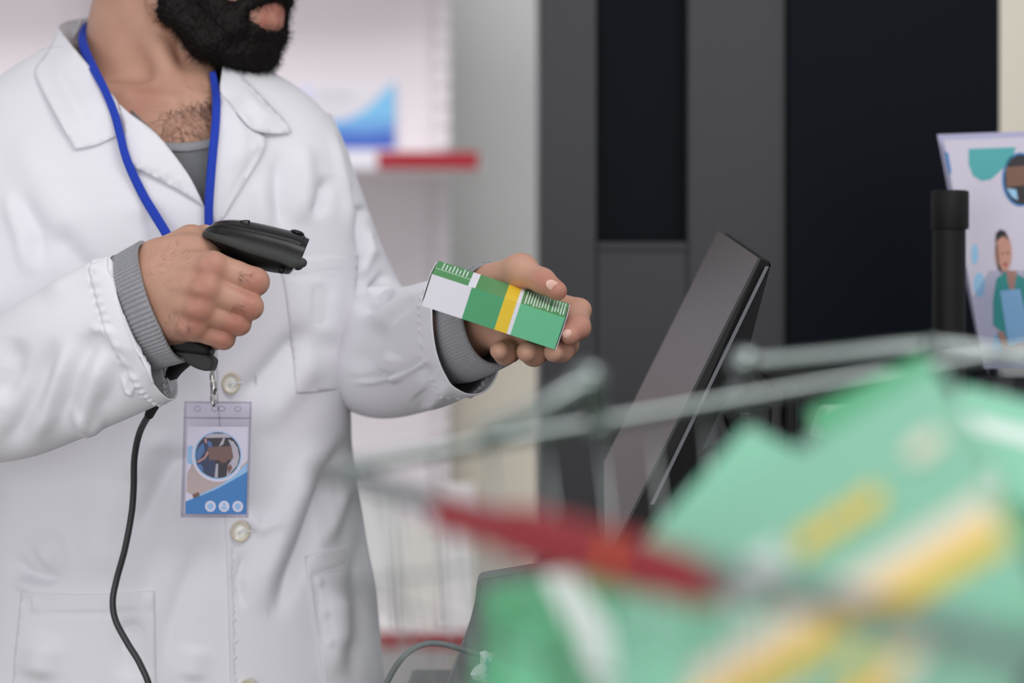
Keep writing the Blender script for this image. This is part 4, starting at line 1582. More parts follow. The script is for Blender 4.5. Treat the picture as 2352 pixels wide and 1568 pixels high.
# crumpled packet
bm = bmesh.new()
bmesh.ops.create_icosphere(bm, subdivisions=3, radius=.016)
cpos = P(1132, 1532, 1.985)
for vtx in bm.verts:
    k = 1 + .35 * math.sin(vtx.co.x * 420 + 2) * math.sin(vtx.co.z * 380) + random.uniform(-.12, .12)
    k = 1 + .30 * math.sin(vtx.co.x * 260 + 2) * math.sin(vtx.co.z * 300) + random.uniform(-.03, .03)
    vtx.co = Vector((vtx.co.x * k * .95, vtx.co.y * k * .6, vtx.co.z * k)) + cpos
me = bpy.data.meshes.new('crumpled_packet')
for i, fc in enumerate(bm.faces):
    c = fc.calc_center_median() - cpos
    fc.material_index = 1 if (abs(c.x - .001) < .006 and c.z < .008) else 0
bm.to_mesh(me)
bm.free()
me.materials.append(M_WHITE)
me.materials.append(mat('cornflower_print', (108, 140, 204), rough=0.5))
cp = link(bpy.data.objects.new('crumpled_packet', me))
tag(cp, 'crumpled white and blue packet beside the grey cable', 'packet')

# ================================================================== BARCODE SCANNER
sc = empty('barcode_scanner', P(560, 600, 2.03))
tag(sc, 'black handheld barcode scanner gripped in the fist, trailing a dark cable', 'scanner')
DS = 2.036


def crop2(u, v):
    return (240 + u / 3.92, 460 + v / 3.92)


top_l = [crop2(*q) for q in [(893, 285), (915, 258), (950, 232), (1005, 202), (1070, 186), (1150, 181), (1250, 190), (1400, 216), (1550, 250), (1700, 288), (1775, 315), (1832, 345)]]
mid_l = [crop2(*q) for q in [(890, 292), (895, 300), (915, 306), (960, 318), (1010, 335), (1090, 360), (1190, 394), (1320, 435), (1450, 470), (1570, 505), (1660, 545), (1738, 556)]]
bot_l = [crop2(*q) for q in [(890, 300), (905, 335), (940, 372), (985, 405), (1050, 446), (1130, 500), (1220, 548), (1310, 590), (1400, 620), (1480, 640), (1560, 652), (1648, 662)]]
wid = [.004, .012, .018, .024, .028, .031, .0325, .0335, .034, .0345, .035, .035]
NS = 80


def res(a):
    return catmull(np.array(a, float), NS)


tp, md_, bt = res(top_l), res(mid_l), res(bot_l)
wd_ = catmull(np.array(wid)[:, None], NS)[:, 0]


YX = P(540, 600, DS).x


def yaw(p, k=.13):
    """the scanner points a little away from the viewer"""
    return np.array([p[0] - k * (p[1] - DS), p[1] + k * (p[0] - YX), p[2]])


def half_shell(name, A, Bm, upper, m, shrink=1.0):
    """cross sections across the grip plane from edge curve to crown curve"""
    nc = 40
    V = []
    for i in range(NS):
        a, b = np.array(P(*A[i], DS)), np.array(P(*Bm[i], DS))
        for j in range(nc):
            th = math.pi * j / (nc - 1)
            s_, c_ = math.sin(th) ** (.62), -math.cos(th)
            p = b + (a - b) * s_
            p = p + np.array([0, wd_[i] * shrink * np.sign(c_) * abs(c_) ** .72, 0])
            V.append(yaw(p))
    F = []
    for i in range(NS - 1):
        for j in range(nc - 1):
            F.append((i * nc + j, i * nc + j + 1, (i + 1) * nc + j + 1, (i + 1) * nc + j))
    F.append(tuple(range((NS - 1) * nc, NS * nc)))
    o = mesh_obj(name, V, F, m, None, True)
    bm = bmesh.new()
    bm.from_mesh(o.data)
    bmesh.ops.holes_fill(bm, edges=[e for e in bm.edges if e.is_boundary])
    bmesh.ops.recalc_face_normals(bm, faces=bm.faces)
    for fc in bm.faces:
        fc.smooth = len(fc.verts) <= 4
    bm.to_mesh(o.data)
    bm.free()
    sub(o, sc)
    return o


half_shell('upper_shell', tp, md_ + [0, 3], True, M_BLACK)
half_shell('lower_shell', bt, md_ + [0, -1], False, M_BLACKMATT, .96)
# crown panel on top with a parting line
pan = []
for i in range(6, NS - 5):
    a, b = np.array(P(*tp[i], DS)), np.array(P(*md_[i], DS))
    pan.append((a, b, wd_[i]))
V, F = [], []
nc = 16
for a, b, wq in pan:
    for j in range(nc):
        th = math.pi * (.5 + (j / (nc - 1) - .5) * .74)
        s_, c_ = math.sin(th) ** .62, -math.cos(th)
        p = b + (a - b) * (s_ * 1.012 + .012)
        V.append(yaw(p + np.array([0, wq * 1.0 * np.sign(c_) * abs(c_) ** .72, 0])))
for i in range(len(pan) - 1):
    for j in range(nc - 1):
        F.append((i * nc + j, (i + 1) * nc + j, (i + 1) * nc + j + 1, i * nc + j + 1))
o = sub(mesh_obj('top_cover', V, F, M_BLACK, None, True), sc)
solidify(o, .0012)
# rubber bumper lip along the waist
nb = NS
V, F = [], []
sec = [(-1, .0), (-.9, .9), (0, 1.15), (.9, .9), (1, 0), (.8, -.9), (0, -1.1), (-.8, -.9)]
for side in (-1, 1):
    base = len(V)
    for i in range(NS):
        c = np.array(P(md_[i][0], md_[i][1] + 1, DS))
        hgt = np.interp(i, [0, 10, 50, 70, 76, NS - 1], [.0010, .0026, .0052, .0060, .0052, .0026])
        for (p_, q_) in sec:
            V.append(c + np.array([0, side * (wd_[i] * .985 + .0016 * (p_ + .4)), hgt * q_ * .8 - .0012]))
    k = len(sec)
    for i in range(NS - 1):
        for j in range(k):
            F.append((base + i * k + j, base + i * k + (j + 1) % k, base + (i + 1) * k + (j + 1) % k, base + (i + 1) * k + j))
    # rounded nose of the lip
    c = np.array(P(md_[-1][0] + 3, md_[-1][1] + 4, DS))
    c[1] += side * (wd_[-1] * .985)
    bm = bmesh.new()
    bmesh.ops.create_uvsphere(bm, u_segments=16, v_segments=10, radius=1)
    base = len(V)
    bm.verts.ensure_lookup_table()
    V += [c + np.array([q.co.x * .0048, q.co.y * .0030, q.co.z * .0042]) for q in bm.verts]
    F += [tuple(base + q.index for q in fc.verts) for fc in bm.faces]
    bm.free()
V = [yaw(q) for q in V]
o = mesh_obj('rubber_bumper', V, F, M_RUBBER, None, True)
sub(o, sc)
# scan window in the nose
M_WINDOW = mat('scan_window', (22, 10, 12), rough=0.15, spec=0.5)
na, nb_ = P(*crop2(1838, 352), DS), P(*crop2(1657, 660), DS)
wv = nb_ - na
win = []
for t, q in ((.16, -.022), (.16, .022), (.88, .020), (.88, -.020)):
    win.append(Vector(yaw(na + wv * t + Vector((0, q, 0)))))
sub(prism('scan_window', win, (.0016, 0, .0009), M_WINDOW), sc)
rim_pts = []
for A in (tp, bt):
    seg_ = []
    a, b = np.array(P(*A[-1], DS)), np.array(P(md_[-1][0], md_[-1][1], DS))
    for k in range(12):
        th = math.pi * .5 * (k / 11)
        s_, c_ = math.sin(th) ** .62, -math.cos(th)
        p = b + (a - b) * s_ * .97
        p = p + np.array([.0006, wd_[-1] * .97 * np.sign(c_) * abs(c_) ** .72, 0])
        seg_.append(yaw(p))
    rim_pts.append(seg_)
v, f = tube_data(rim_pts[0][::-1] + rim_pts[1][1:], .0006, 6, 60)
sub(mesh_obj('window_frame', v, f, M_WHITE, None), sc)
# small screw recess, thumb rest dimple and raised mark on top
c_ = Vector(yaw(P(*crop2(1545, 632), DS - .030)))
v, f = tube_data([(c_.x, c_.y - .003, c_.z), (c_.x, c_.y + .004, c_.z)], .0024, 14)
sub(mesh_obj('screw_hole', v, f, M_BLACKMATT, None), sc)
c_ = P(*crop2(1712, 292), DS - .012)
bm = bmesh.new()
bmesh.ops.create_uvsphere(bm, u_segments=20, v_segments=12, radius=1)
V = [yaw(q) for q in [(c_.x + q.co.x * .006, c_.y + q.co.y * .009, c_.z - q.co.x * .0015 + q.co.z * .0028) for q in bm.verts]]
F = [tuple(q.index for q in fc.verts) for fc in bm.faces]
bm.free()
sub(mesh_obj('status_light', V, F, M_BLACK, None), sc)
mk = []
for k in range(3):
    a = P(*crop2(1110 + k * 26, 186), DS - .016)
    mk.append(tube_data([a, (a.x + .004, a.y + .006, a.z + .0006)], .0006, 6))
a = [P(*crop2(1200 + 40 * math.cos(t) + 40, 188 + 7 * math.sin(t)), DS - .018 + .006 * math.sin(t)) for t in np.linspace(0, 6.28, 14)]
mk.append(tube_data(a, .0005, 6))
v, f = join_data(mk)
v = [yaw(q) for q in v]
sub(mesh_obj('raised_mark', v, f, M_BLACKMATT, None), sc)
# handle down through the fist, butt and cable
hp = [P(545, 590, 2.040), P(520, 650, 2.040), P(488, 720, 2.040), P(450, 790, 2.038), P(432, 818, 2.036)]
v, f = tube_data(hp, [.015, .0145, .0145, .0150, .0140], 28, 40, 1.05)
sub(mesh_obj('handle', v, f, M_BLACKMATT, None), sc)
v, f = tube_data([P(560, 612, 2.038), P(572, 640, 2.042), P(560, 668, 2.042)], [.007, .008, .006], 16, 14)
sub(mesh_obj('trigger', v, f, M_RUBBER, None), sc)
butt = smooth_poly([(404, 795), (440, 800), (486, 822), (487, 842), (478, 852), (450, 846), (420, 828), (402, 812)], (), 6)
sub(prism('butt_plate', [P(x, y, 2.018) for x, y in butt], (0, .036, 0), M_RUBBER, None, .003), sc)
butt2 = smooth_poly([(392, 780), (430, 776), (470, 790), (482, 806), (470, 816), (430, 812), (396, 806)], (), 6)
sub(prism('butt_plate', [P(x, y, 2.016) for x, y in butt2], (0, .040, 0), M_BLACKMATT, None, .003), sc)
cable = tube('cable', [P(425, 826, 2.035), P(400, 850, 2.05), P(380, 885, 2.075), P(352, 936, 2.10), P(322, 990, 2.125), P(309, 1050, 2.14), P(307, 1120, 2.15), P(302, 1180, 2.155), P(287, 1260, 2.16), P(268, 1330, 2.165), P(259, 1380, 2.165), P(266, 1425, 2.165), P(292, 1475, 2.165), P(322, 1525, 2.165), P(346, 1590, 2.165), P(350, 1700, 2.17), P(330, 1900, 2.17)], .0030, M_CABLE, None, 14, 200)
sub(cable, sc)
sleeve_ = tube('strain_relief', [P(432, 820, 2.035), P(405, 846, 2.047), P(384, 878, 2.072), P(350, 938, 2.101), P(342, 954, 2.108)], [.0066, .0062, .0056, .0045, .0040], M_BLACKMATT, None, 14, 60)
sub(sleeve_, sc)

# ================================================================== GREEN CARTON IN THE HAND
TLc, TRc, BLc = P(992, 629, 1.985), P(1298, 730, 1.985), P(970, 702, 1.993)
L_ = np.array(TRc - TLc)
Hh = np.array(BLc - TLc)
Hh = Hh - L_ * (Hh @ L_) / (L_ @ L_)
Wd = np.cross(L_, Hh)
Wd = Wd / np.linalg.norm(Wd) * .047
if Wd[1] < 0:
    Wd = -Wd
# depth axis must rise as in the photograph
hz = np.array([0, 1, 0]) - Hh * (np.array([0, 1, 0]) @ Hh) / (Hh @ Hh)


def make_carton(label, O, L, H, W, stripes=True, group=None, end_tint=True, text=True, name='medicine_carton'):
    """O front top left corner, L length, H down the front face, W back across the top face"""
    O, L, H, W = map(np.array, (O, L, H, W))
    ctr = O + (L + H + W) / 2
    r = empty(name, Vector(ctr))
    tag(r, label, 'carton', group)
    V, F, MI = [], [], []
    mats_ = [M_WHITE, M_GREEN, M_YELLOW, M_LGREEN, M_DGREEN, M_PRINTW]

    def quad(o, u, v, mi):
        k = len(V)
        V.extend([o, o + u, o + u + v, o + v])
        n = np.cross(u, v)
        q = (k, k + 1, k + 2, k + 3)
        if n @ (o + (u + v) / 2 - ctr) < 0:
            q = q[::-1]
        F.append(q)
        MI.append(mi)
    cuts = [(0, .30, 0), (.30, .545, 1), (.545, .638, 2), (.638, .666, 0), (.666, 1, 3)]
    for a, b, mi in cuts:
        quad(O + L * a, L * (b - a), H, mi)
        quad(O + W + L * a, L * (b - a), H, mi)
        quad(O + H + L * a, L * (b - a), W, mi)
    tcuts = [(0, .27, 4), (.27, .325, 0), (.325, .545, 4), (.545, .638, 2), (.638, .666, 0), (.666, 1, 4)]
    for a, b, mi in tcuts:
        quad(O + L * a, L * (b - a), W, mi)
    quad(O, H, W, 4)
    quad(O + L, H, W, 0)
    body = mesh_obj('carton', V, F, None, None, False, mats_, MI)
    bm = bmesh.new()
    bm.from_mesh(body.data)
    bmesh.ops.remove_doubles(bm, verts=bm.verts, dist=1e-5)
    bm.to_mesh(body.data)
    bm.free()
    sub(body, r)
    lu, hu_, wu = L / np.linalg.norm(L), H / np.linalg.norm(H), W / np.linalg.norm(W)
    up = -hu_ * .0003
    if text:
        parts, parts2 = [], []

        def line(a0, b0, a1, b1, wdt):
            p0, p1 = O + L * a0 + W * b0 + up * .3, O + L * a1 + W * b1 + up * .3
            t_ = p1 - p0
            n_ = np.cross(t_, up)
            n_ = n_ / np.linalg.norm(n_) * wdt
            (parts if a0 < .5 else parts2).append(box_data(p0 - n_ / 2, t_, n_, up))
        line(.005, .44, .27, .44, .0006)
        for k in range(8):
            a = .052 + k * .026
            j = 0
            b0 = .50 + .06 * random.random() * (k % 2)
            while b0 < .93 - .05 * (k % 3):
                s_ = random.uniform(.02, .06)
                line(a, b0, a, min(.95, b0 + s_), .0011)
                b0 += s_ + .012
        for blk, (a0, n_) in enumerate(((.695, 6), (.80, 4), (.895, 5))):
            for k in range(n_):
                a = a0 + k * .021
                b0 = .06 + .05 * (k % 3) + .03 * blk
                while b0 < .90:
                    s_ = random.uniform(.02, .06)
                    line(a, b0, a, b0 + s_, .0011)
                    b0 += s_ + .012
        for q in (parts, parts2):
            v, f = join_data(q)
            sub(mesh_obj('text_print', v, f, M_PRINTW, None, False), r)
    # tuck flaps at both ends, a hair proud of the body with a dark gap
    e0 = box_data(O - lu * .0010 + hu_ * .0012 + wu * .001, -lu * .0006, H * .985 - hu_ * .0012, W - wu * .002)
    e1_ = box_data(O + L + lu * .0009 + hu_ * .0006 + wu * .0006, lu * .0005, H * 1.0, W - wu * .0012)
    for q in (e0, e1_):
        sub(mesh_obj('end_flap', q[0], q[1], M_WHITE if q is e1_ else M_WHITE, None, False), r)
    return r


# use a right-angled frame fitted to the photographed corners
Wv = np.array([.0043, .0450, .0125])
Lv = np.array(TRc - TLc)
Lv[1] = 0.0
hdir = np.cross(Lv, Wv)
hdir = hdir / np.linalg.norm(hdir) * np.linalg.norm(np.array(BLc - TLc)) * 1.0
if hdir[2] > 0:
    hdir = -hdir
Wv = np.cross(hdir, Lv)
Wv = Wv / np.linalg.norm(Wv) * .0465
if Wv[1] < 0:
    Wv = -Wv
make_carton('green and white medicine carton with a yellow band held in the hand', TLc, Lv, hdir, Wv)
# the scanner's aiming beam
sp = bpy.data.lights.new('scanner_beam', 'SPOT')
sp.energy = .10
sp.color = (1, .02, .05)
sp.spot_size = math.radians(1.1)
sp.spot_blend = .3
sp.shadow_soft_size = .0005
so = bpy.data.objects.new('scanner_beam', sp)
COL.objects.link(so)
so.location = P(712, 600, DS - .012)
tgt = P(982, 662, 1.990)
so.rotation_euler = (tgt - so.location).to_track_quat('-Z', 'Y').to_euler()

# ================================================================== BADGE ON A LANYARD
bg = empty('id_badge', P(498, 1050, 2.18))
tag(bg, 'photo badge in a clear holder hanging from a blue neck ribbon', 'badge')
M_PVC = clear_material('clear_vinyl', (251, 250, 253), .08)
extra = []
dg = bpy.context.evaluated_depsgraph_get()
for o in coat.children:
    if o.name.split('.')[0] in ('collar', 'lapel', 'placket'):
        e = o.evaluated_get(dg).to_mesh()
        vv_ = np.empty(len(e.vertices) * 3)
        e.vertices.foreach_get('co', vv_)
        extra.append((vv_.reshape(-1, 3), [tuple(p.vertices) for p in e.polygons]))
        o.evaluated_get(dg).to_mesh_clear()
CB2 = Caster((bodyV, bodyQ.tolist()), (torso_V, torso_F), *extra)


def ribbon(name, pts, wpx, n, m, parent, lift=.0022, fixed=None):
    c = catmull(np.array(pts, float), n)
    d = np.array([min(CB2.depth(x + q, y, 2.4) for q in (-9, 0, 9)) if y > 150 else CB2.depth(x, y, 2.4) for x, y in c[:, :2]]) - lift
    d = np.minimum(d, c[:, 2])
    # a taut ribbon bridges hollows
    for _ in range(40):
        s_ = d.copy()
        s_[1:-1] = (d[:-2] + d[2:]) / 2
        d = np.minimum(d, s_ * .5 + d * .5)
    d = smooth1(smooth1(d, 25), 15) - .0035
    T2 = normed(np.gradient(c[:, :2], axis=0))
    N2 = np.stack([-T2[:, 1], T2[:, 0]], 1)
    tw = np.interp(np.linspace(0, 1, n), np.linspace(0, 1, len(wpx)), wpx) / 2
    V = []
    for i in range(n):
        for s_ in (-1, -.5, 0, .5, 1):
            x, y = c[i, :2] + N2[i] * tw[i] * s_
            V.append(P(x, y, d[i] - .0004 * (1 - abs(s_))))
    F = [(i * 5 + j, i * 5 + j + 1, (i + 1) * 5 + j + 1, (i + 1) * 5 + j) for i in range(n - 1) for j in range(4)]
    o = mesh_obj(name, V, F, m, None, True)
    solidify(o, .0011, 0)
    sub(o, parent)
    return o


ribbon('neck_ribbon', [(196, 60, 2.42), (189, 84, 2.355), (196, 118, 2.325), (215, 157, 2.305), (240, 205, 2.285), (262, 258, 2.268), (276, 310, 2.25), (286, 350, 2.24), (300, 388, 2.23), (330, 450, 2.22), (360, 500, 2.21), (388, 548, 2.2), (430, 640, 2.19), (484, 800, 2.18)],
       [14, 18, 22, 20, 18, 19, 19, 19, 20, 21, 22, 22, 21, 18], 160, M_BLUE, bg)
ribbon('neck_ribbon', [(488, 165, 2.37), (494, 200, 2.335), (497, 232, 2.30), (495, 290, 2.275), (489, 350, 2.255), (484, 410, 2.24), (480, 470, 2.23), (480, 520, 2.22), (483, 600, 2.21), (488, 800, 2.18)],
       [14, 18, 19, 19, 20, 20, 20, 20, 20, 18], 120, M_BLUE, bg)
nb1 = [list(Q(196, 62, 2.41)), list(Q(230, 44, 2.446)), list(Q(330, 34, 2.456)), list(Q(440, 70, 2.44)), list(Q(492, 150, 2.375))]
cc = catmull(np.array(nb1), 50)
V = []
for p in cc:
    V += [p + [0, 0, .004], p - [0, 0, .004]]
o = mesh_obj('neck_ribbon', V, [(2 * i, 2 * i + 1, 2 * i + 3, 2 * i + 2) for i in range(49)], M_BLUE, None)
solidify(o, .001, 0)
sub(o, bg)
DBG = 2.172
sub(prism('crimp', [P(481, 796, DBG), P(494, 796, DBG), P(494, 822, DBG), P(481, 822, DBG)], (0, .004, 0), M_METAL, None, .0006), bg)
sub(prism('ribbon_tab', [P(482, 820, DBG + .0005), P(495, 820, DBG + .0005), P(494, 852, DBG + .0005), P(484, 854, DBG + .0005)], (0, .003, 0), M_BLUE, None, .0005), bg)
ck_ = [tube_data([P(488, 848, DBG), P(487, 862, DBG), P(489, 880, DBG)], [.0016, .0026, .0024], 14, 14)]
ck_.append(tube_data([P(489, 876, DBG), P(491, 892, DBG), P(489, 905, DBG)], [.0030, .0034, .0022], 14, 14))
ck_.append(tube_data([P(483, 876, DBG - .001), P(495, 873, DBG - .001)], .0014, 10))
ck_.append(tube_data([P(487, 900, DBG), P(486, 915, DBG - .002), P(490, 930, DBG - .002), P(495, 924, DBG + .002), P(496, 905, DBG + .003)], .0014, 10, 30))
v, f = join_data(ck_)
sub(mesh_obj('clip', v, f, M_METAL, None), bg)
HT, HB = 2.174, 2.176
fr = frame3(P(424, 921, HT), np.array(P(579, 922, HT)) - np.array(P(424, 921, HT)), np.array(P(416, 1187, HB)) - np.array(P(424, 921, HT)))
hw = [(.0, .03), (.03, 0), (.97, 0), (1, .03), (1.0, .97), (.98, 1), (.02, 1), (.0, .97)]
n_ = Vector(fr(0, 0, 1)) - Vector(fr(0, 0, 0))
print_shape('holder', fr, hw, .0030, M_PVC, bg, .0004)
print_shape('holder', fr, hw, -.0012, M_PVC, bg, .0005)
rim = []
for (a, b, c2, d2) in ((.0, .0, .03, 1), (.97, 0, 1, 1), (0, .97, 1, 1), (0, 0, 1, .016), (0, .135, 1, .15)):
    rim.append(box_data(fr(a, b, -.0014), fr(c2, b, -.0014) - fr(a, b, -.0014), fr(a, d2, -.0014) - fr(a, b, -.0014), np.array(n_) * .0046))
v, f = join_data(rim)
M_PVC2 = clear_material('clear_vinyl_seam', (246, 245, 248), .12)
sub(mesh_obj('holder_seam', v, f, M_PVC2, None, False), bg)
for a in (.20, .46, .56, .80):
    q = disc(a, .062, .045, .021, 16)
    ring = [fr(x, y, .0036) for x, y in q]
    v, f = tube_data([tuple(x) for x in ring + ring[:1]], .0004, 6, 40)
    sub(mesh_obj('slot', v, f, M_PVC2, None), bg)
card = frame3(P(431, 979, HT + .0006), np.array(P(572, 980, HT + .0006)) - np.array(P(431, 979, HT + .0006)), np.array(P(426, 1179, HB - .0002)) - np.array(P(431, 979, HT + .0006)))
print_shape('card', card, [(0, 0), (1, 0), (1, 1), (0, 1)], 0, M_WHITE, bg, .0005)


def cc4(u, v):
    """crop pixels of the badge close-up to card units"""
    px, py = 350 + u / 3.267, 780 + v / 3.267
    t = (py - 979) / 200.0
    x0 = 431 + (426 - 431) * t
    x1 = 572 + (569 - 572) * t
    return ((px - x0) / (x1 - x0), t)


def cprint(name, pts, layer, m):
    return print_shape(name, card, [cc4(*q) for q in pts], .0005 + layer * .00012, m, bg, .0001)


M_SAND = mat('sand_print', (200, 182, 172), rough=0.5)
M_NAVYP = mat('navy_print', (44, 60, 92), rough=0.5)
M_SCRUBB = mat('scrub_blue_print', (78, 122, 172), rough=0.5)
M_CARDB = mat('card_blue_print', (54, 134, 196), rough=0.5)
M_BOARD = mat('board_brown_print', (126, 96, 84), rough=0.5)
M_GREYW = mat('grey_white_print', (196, 192, 196), rough=0.5)
cprint('photo_ground', [(265, 800), (300, 790), (330, 870), (300, 940), (262, 920)], 0, M_LBLUEP)
cprint('photo_ground', [(262, 1000), (300, 930), (400, 1000), (600, 1010), (718, 900), (718, 1000), (440, 1150), (330, 1180), (258, 1140)], 0, M_SAND)
cprint('photo_ground', [(300, 1160), (350, 1140), (360, 1180), (310, 1190)], 1, M_BROWNP)
cprint('corner_print', [(719, 915), (719, 1010), (480, 1135), (380, 1180), (250, 1225), (250, 1213), (400, 1140), (520, 1085), (640, 990)], 1, M_LBLUEP)
cprint('corner_print', [(718, 985), (714, 1304), (248, 1304), (250, 1213), (340, 1180), (480, 1120), (600, 1055)], 2, M_CARDB)
cprint('photo_ring', disc(492, 868, 194, 196, 48), 3, M_WHITE)
cprint('photo_ring', disc(493, 864, 178, 180, 48), 4, M_LBLUEP)
cprint('circle_photo', disc(494, 864, 168, 171, 48), 5, M_DARKP)
cprint('circle_photo', [(400, 724), (440, 702), (560, 702), (595, 730), (400, 735)], 6, M_GREYW)
cprint('circle_photo', [(340, 810), (368, 770), (410, 742), (440, 760), (460, 800), (470, 900), (480, 1020), (430, 1014), (370, 980), (335, 930), (327, 860)], 6, M_NAVYP)
cprint('circle_photo', [(352, 800), (385, 770), (395, 830), (360, 890), (335, 900), (330, 850)], 7, M_SCRUBB)
cprint('circle_photo', [(415, 752), (448, 770), (450, 800), (420, 800)], 7, M_SCRUBB)
cprint('circle_photo', [(382, 1000), (340, 945), (360, 925), (385, 960)], 7, M_SCRUBB)
cprint('circle_photo', [(388, 742), (408, 740), (412, 780), (398, 770)], 7, M_FACEP)
cprint('circle_photo', [(335, 910), (390, 880), (415, 830), (425, 850), (400, 890), (345, 922)], 8, M_FACEP)
cprint('circle_photo', [(500, 800), (530, 740), (550, 720), (535, 780)], 7, M_GREYW)
cprint('circle_photo', [(570, 745), (610, 760), (645, 810), (655, 880), (640, 940), (605, 980), (580, 1010), (560, 1020), (570, 940), (610, 880), (596, 800)], 7, M_GREYW)
cprint('circle_photo', [(470, 1028), (480, 930), (496, 925), (494, 1032)], 7, M_GREYW)
cprint('circle_photo', [(565, 950), (590, 930), (605, 960), (575, 1005)], 8, M_BROWNP)
cprint('circle_photo', [(418, 803), (596, 795), (606, 886), (592, 898), (430, 900)], 9, M_BOARD)
cprint('circle_photo', [(500, 892), (530, 878), (560, 890), (565, 915), (520, 920)], 10, M_BROWNP)
for k in range(3):
    u0 = 439 + k * 104
    cprint('icon', disc(u0, 1247, 41, 42, 28), 3, M_WHITE)
    if k == 1:
        cprint('icon', disc(u0, 1233, 11, 14, 16), 4, M_LBLUEP)
        cprint('icon', [(u0 - 24, 1268), (u0 - 18, 1250), (u0 + 18, 1250), (u0 + 24, 1268)], 4, M_LBLUEP)
    else:
        cprint('icon', disc(u0, 1247, 24, 25, 20), 4, M_LBLUEP)

# ================================================================== WIRE BASKET WITH CARTONS
BSC = .87


def PB(px, py, d):
    return P(px, py, d * BSC)


M_WIRE = mat('chrome_wire', (150, 158, 156), rough=0.28, metal=1.0)
bk = empty('wire_basket', PB(1400, 1300, .95))
tag(bk, 'chrome wire shopping basket full of green cartons in front of the counter', 'basket')
A3, B3, C3 = PB(735, 1082, 1.22), PB(2640, 1575, .62), PB(2520, 775, 1.36)
D3 = B3 + (C3 - A3)


def w_(pts, r, seg=8, n=None):
    return tube_data([tuple(p) for p in pts], r, seg, n)


rimv, rimf = join_data([w_([A3, B3], .0044, 10, 20), w_([A3, C3], .0032, 10, 20), w_([B3, D3], .0032, 10, 20), w_([C3, D3], .0032, 10, 20)])
sub(mesh_obj('rim', rimv, rimf, M_WIRE, None), bk)
cen = (A3 + D3) / 2
BZ = 1.092


def low_pt(p):
    q = cen + (p - cen) * .9
    return Vector((q.x, q.y, BZ))


sides = [(A3, B3, 20), (A3, C3, 15), (B3, D3, 15), (C3, D3, 20)]
for k, (p, q, n) in enumerate(sides):
    parts = []
    for i in range(n + 1):
        a = p.lerp(q, i / n)
        parts.append(w_([a, low_pt(a)], .0008, 6, 2))
    for t in (.33, .66):
        parts.append(w_([p.lerp(low_pt(p), t), q.lerp(low_pt(q), t)], .0010, 6, 2))
    parts.append(w_([low_pt(p), low_pt(q)], .0024, 8, 2))
    v, f = join_data(parts)
    sub(mesh_obj('wire_side', v, f, M_WIRE, None), bk)
parts = []
for i in range(1, 15):
    parts.append(w_([low_pt(A3.lerp(C3, i / 15)), low_pt(B3.lerp(D3, i / 15))], .0013, 6, 2))
v, f = join_data(parts)
sub(mesh_obj('wire_floor', v, f, M_WIRE, None), bk)
# red plastic sleeve on the front rim, with a small orange mark
ra, rb = PB(1000, 1152, 1.205), PB(1640, 1322, .955)
fr_ = lambda t: A3.lerp(B3, t)


def rim_t(px):
    lo, hi = 0.0, 1.0
    for _ in range(40):
        m_ = (lo + hi) / 2
        q = fr_(m_)
        if q.x / q.y * FPX + 1176 < px:
            lo = m_
        else:
            hi = m_
    return lo


t0, t1 = rim_t(1012), rim_t(1640)
rp = [fr_(t0 + (t1 - t0) * k / 8) + Vector((0, 0, -.004)) for k in range(9)]
hgt = .0125
V, F = [], []
for k, p in enumerate(rp):
    hk = np.interp(k, [0, 2, 3, 6, 8], [.68, .75, 1.0, .9, .75])
    for dy, dz in ((-.0045, .010), (.0045, .010), (.0055, -.008), (-.0055, -.008)):
        V.append(p + Vector((dy * .8, dy, dz * hk)))
F = ring_faces(9, 4, True)
o = mesh_obj('handle_sleeve', V, F, mat('red_plastic_sleeve', (150, 20, 34), rough=0.5), None, False)
bevel(o, .002)
sub(o, bk)
M_ORANGE = mat('orange_print', (196, 92, 28), rough=0.5)
tq = rim_t(1425)
p = fr_(tq)
sub(prism('orange_mark', [p + Vector((-.006, -.0062, -.006)), p + Vector((.002, -.0105, -.006)), p + Vector((-.004, -.0085, .006))], (-.0006, -.0006, 0), M_ORANGE), bk)
# two folded carrying handles with balls added to catch bright glints
h1_ = [PB(1372, 985, 1.21), PB(1362, 925, 1.20), PB(1350, 878, 1.19), PB(1318, 892, 1.18), PB(1240, 938, 1.17), PB(1100, 1000, 1.16)]
h2_ = [PB(1702, 945, 1.36), PB(1706, 890, 1.35), PB(1712, 836, 1.34), PB(1760, 830, 1.34), PB(1900, 818, 1.34), PB(2060, 800, 1.34), PB(2160, 795, 1.34), PB(2260, 806, 1.34), PB(2420, 836, 1.34)]
for hh, rr_ in ((h1_, .0040), (h2_, .0036)):
    v, f = w_(hh, rr_, 12, 70)
    sub(mesh_obj('handle', v, f, M_WIRE, None), bk)
for (px, py, d, r_) in ((1350, 872, 1.185, .0078), (1709, 832, 1.335, .0082), (1700, 905, 1.36, .0070), (1375, 975, 1.21, .0070), (2140, 795, 1.335, .005)):
    bm = bmesh.new()
    bmesh.ops.create_uvsphere(bm, u_segments=20, v_segments=12, radius=r_ * .9)
    for q in bm.verts:
        q.co += PB(px, py, d)
    me = bpy.data.meshes.new('glint_ball')
    for fc in bm.faces:
        fc.smooth = True
    bm.to_mesh(me)
    bm.free()
    me.materials.append(M_WIRE)
    sub(link(bpy.data.objects.new('glint_ball', me)), bk)


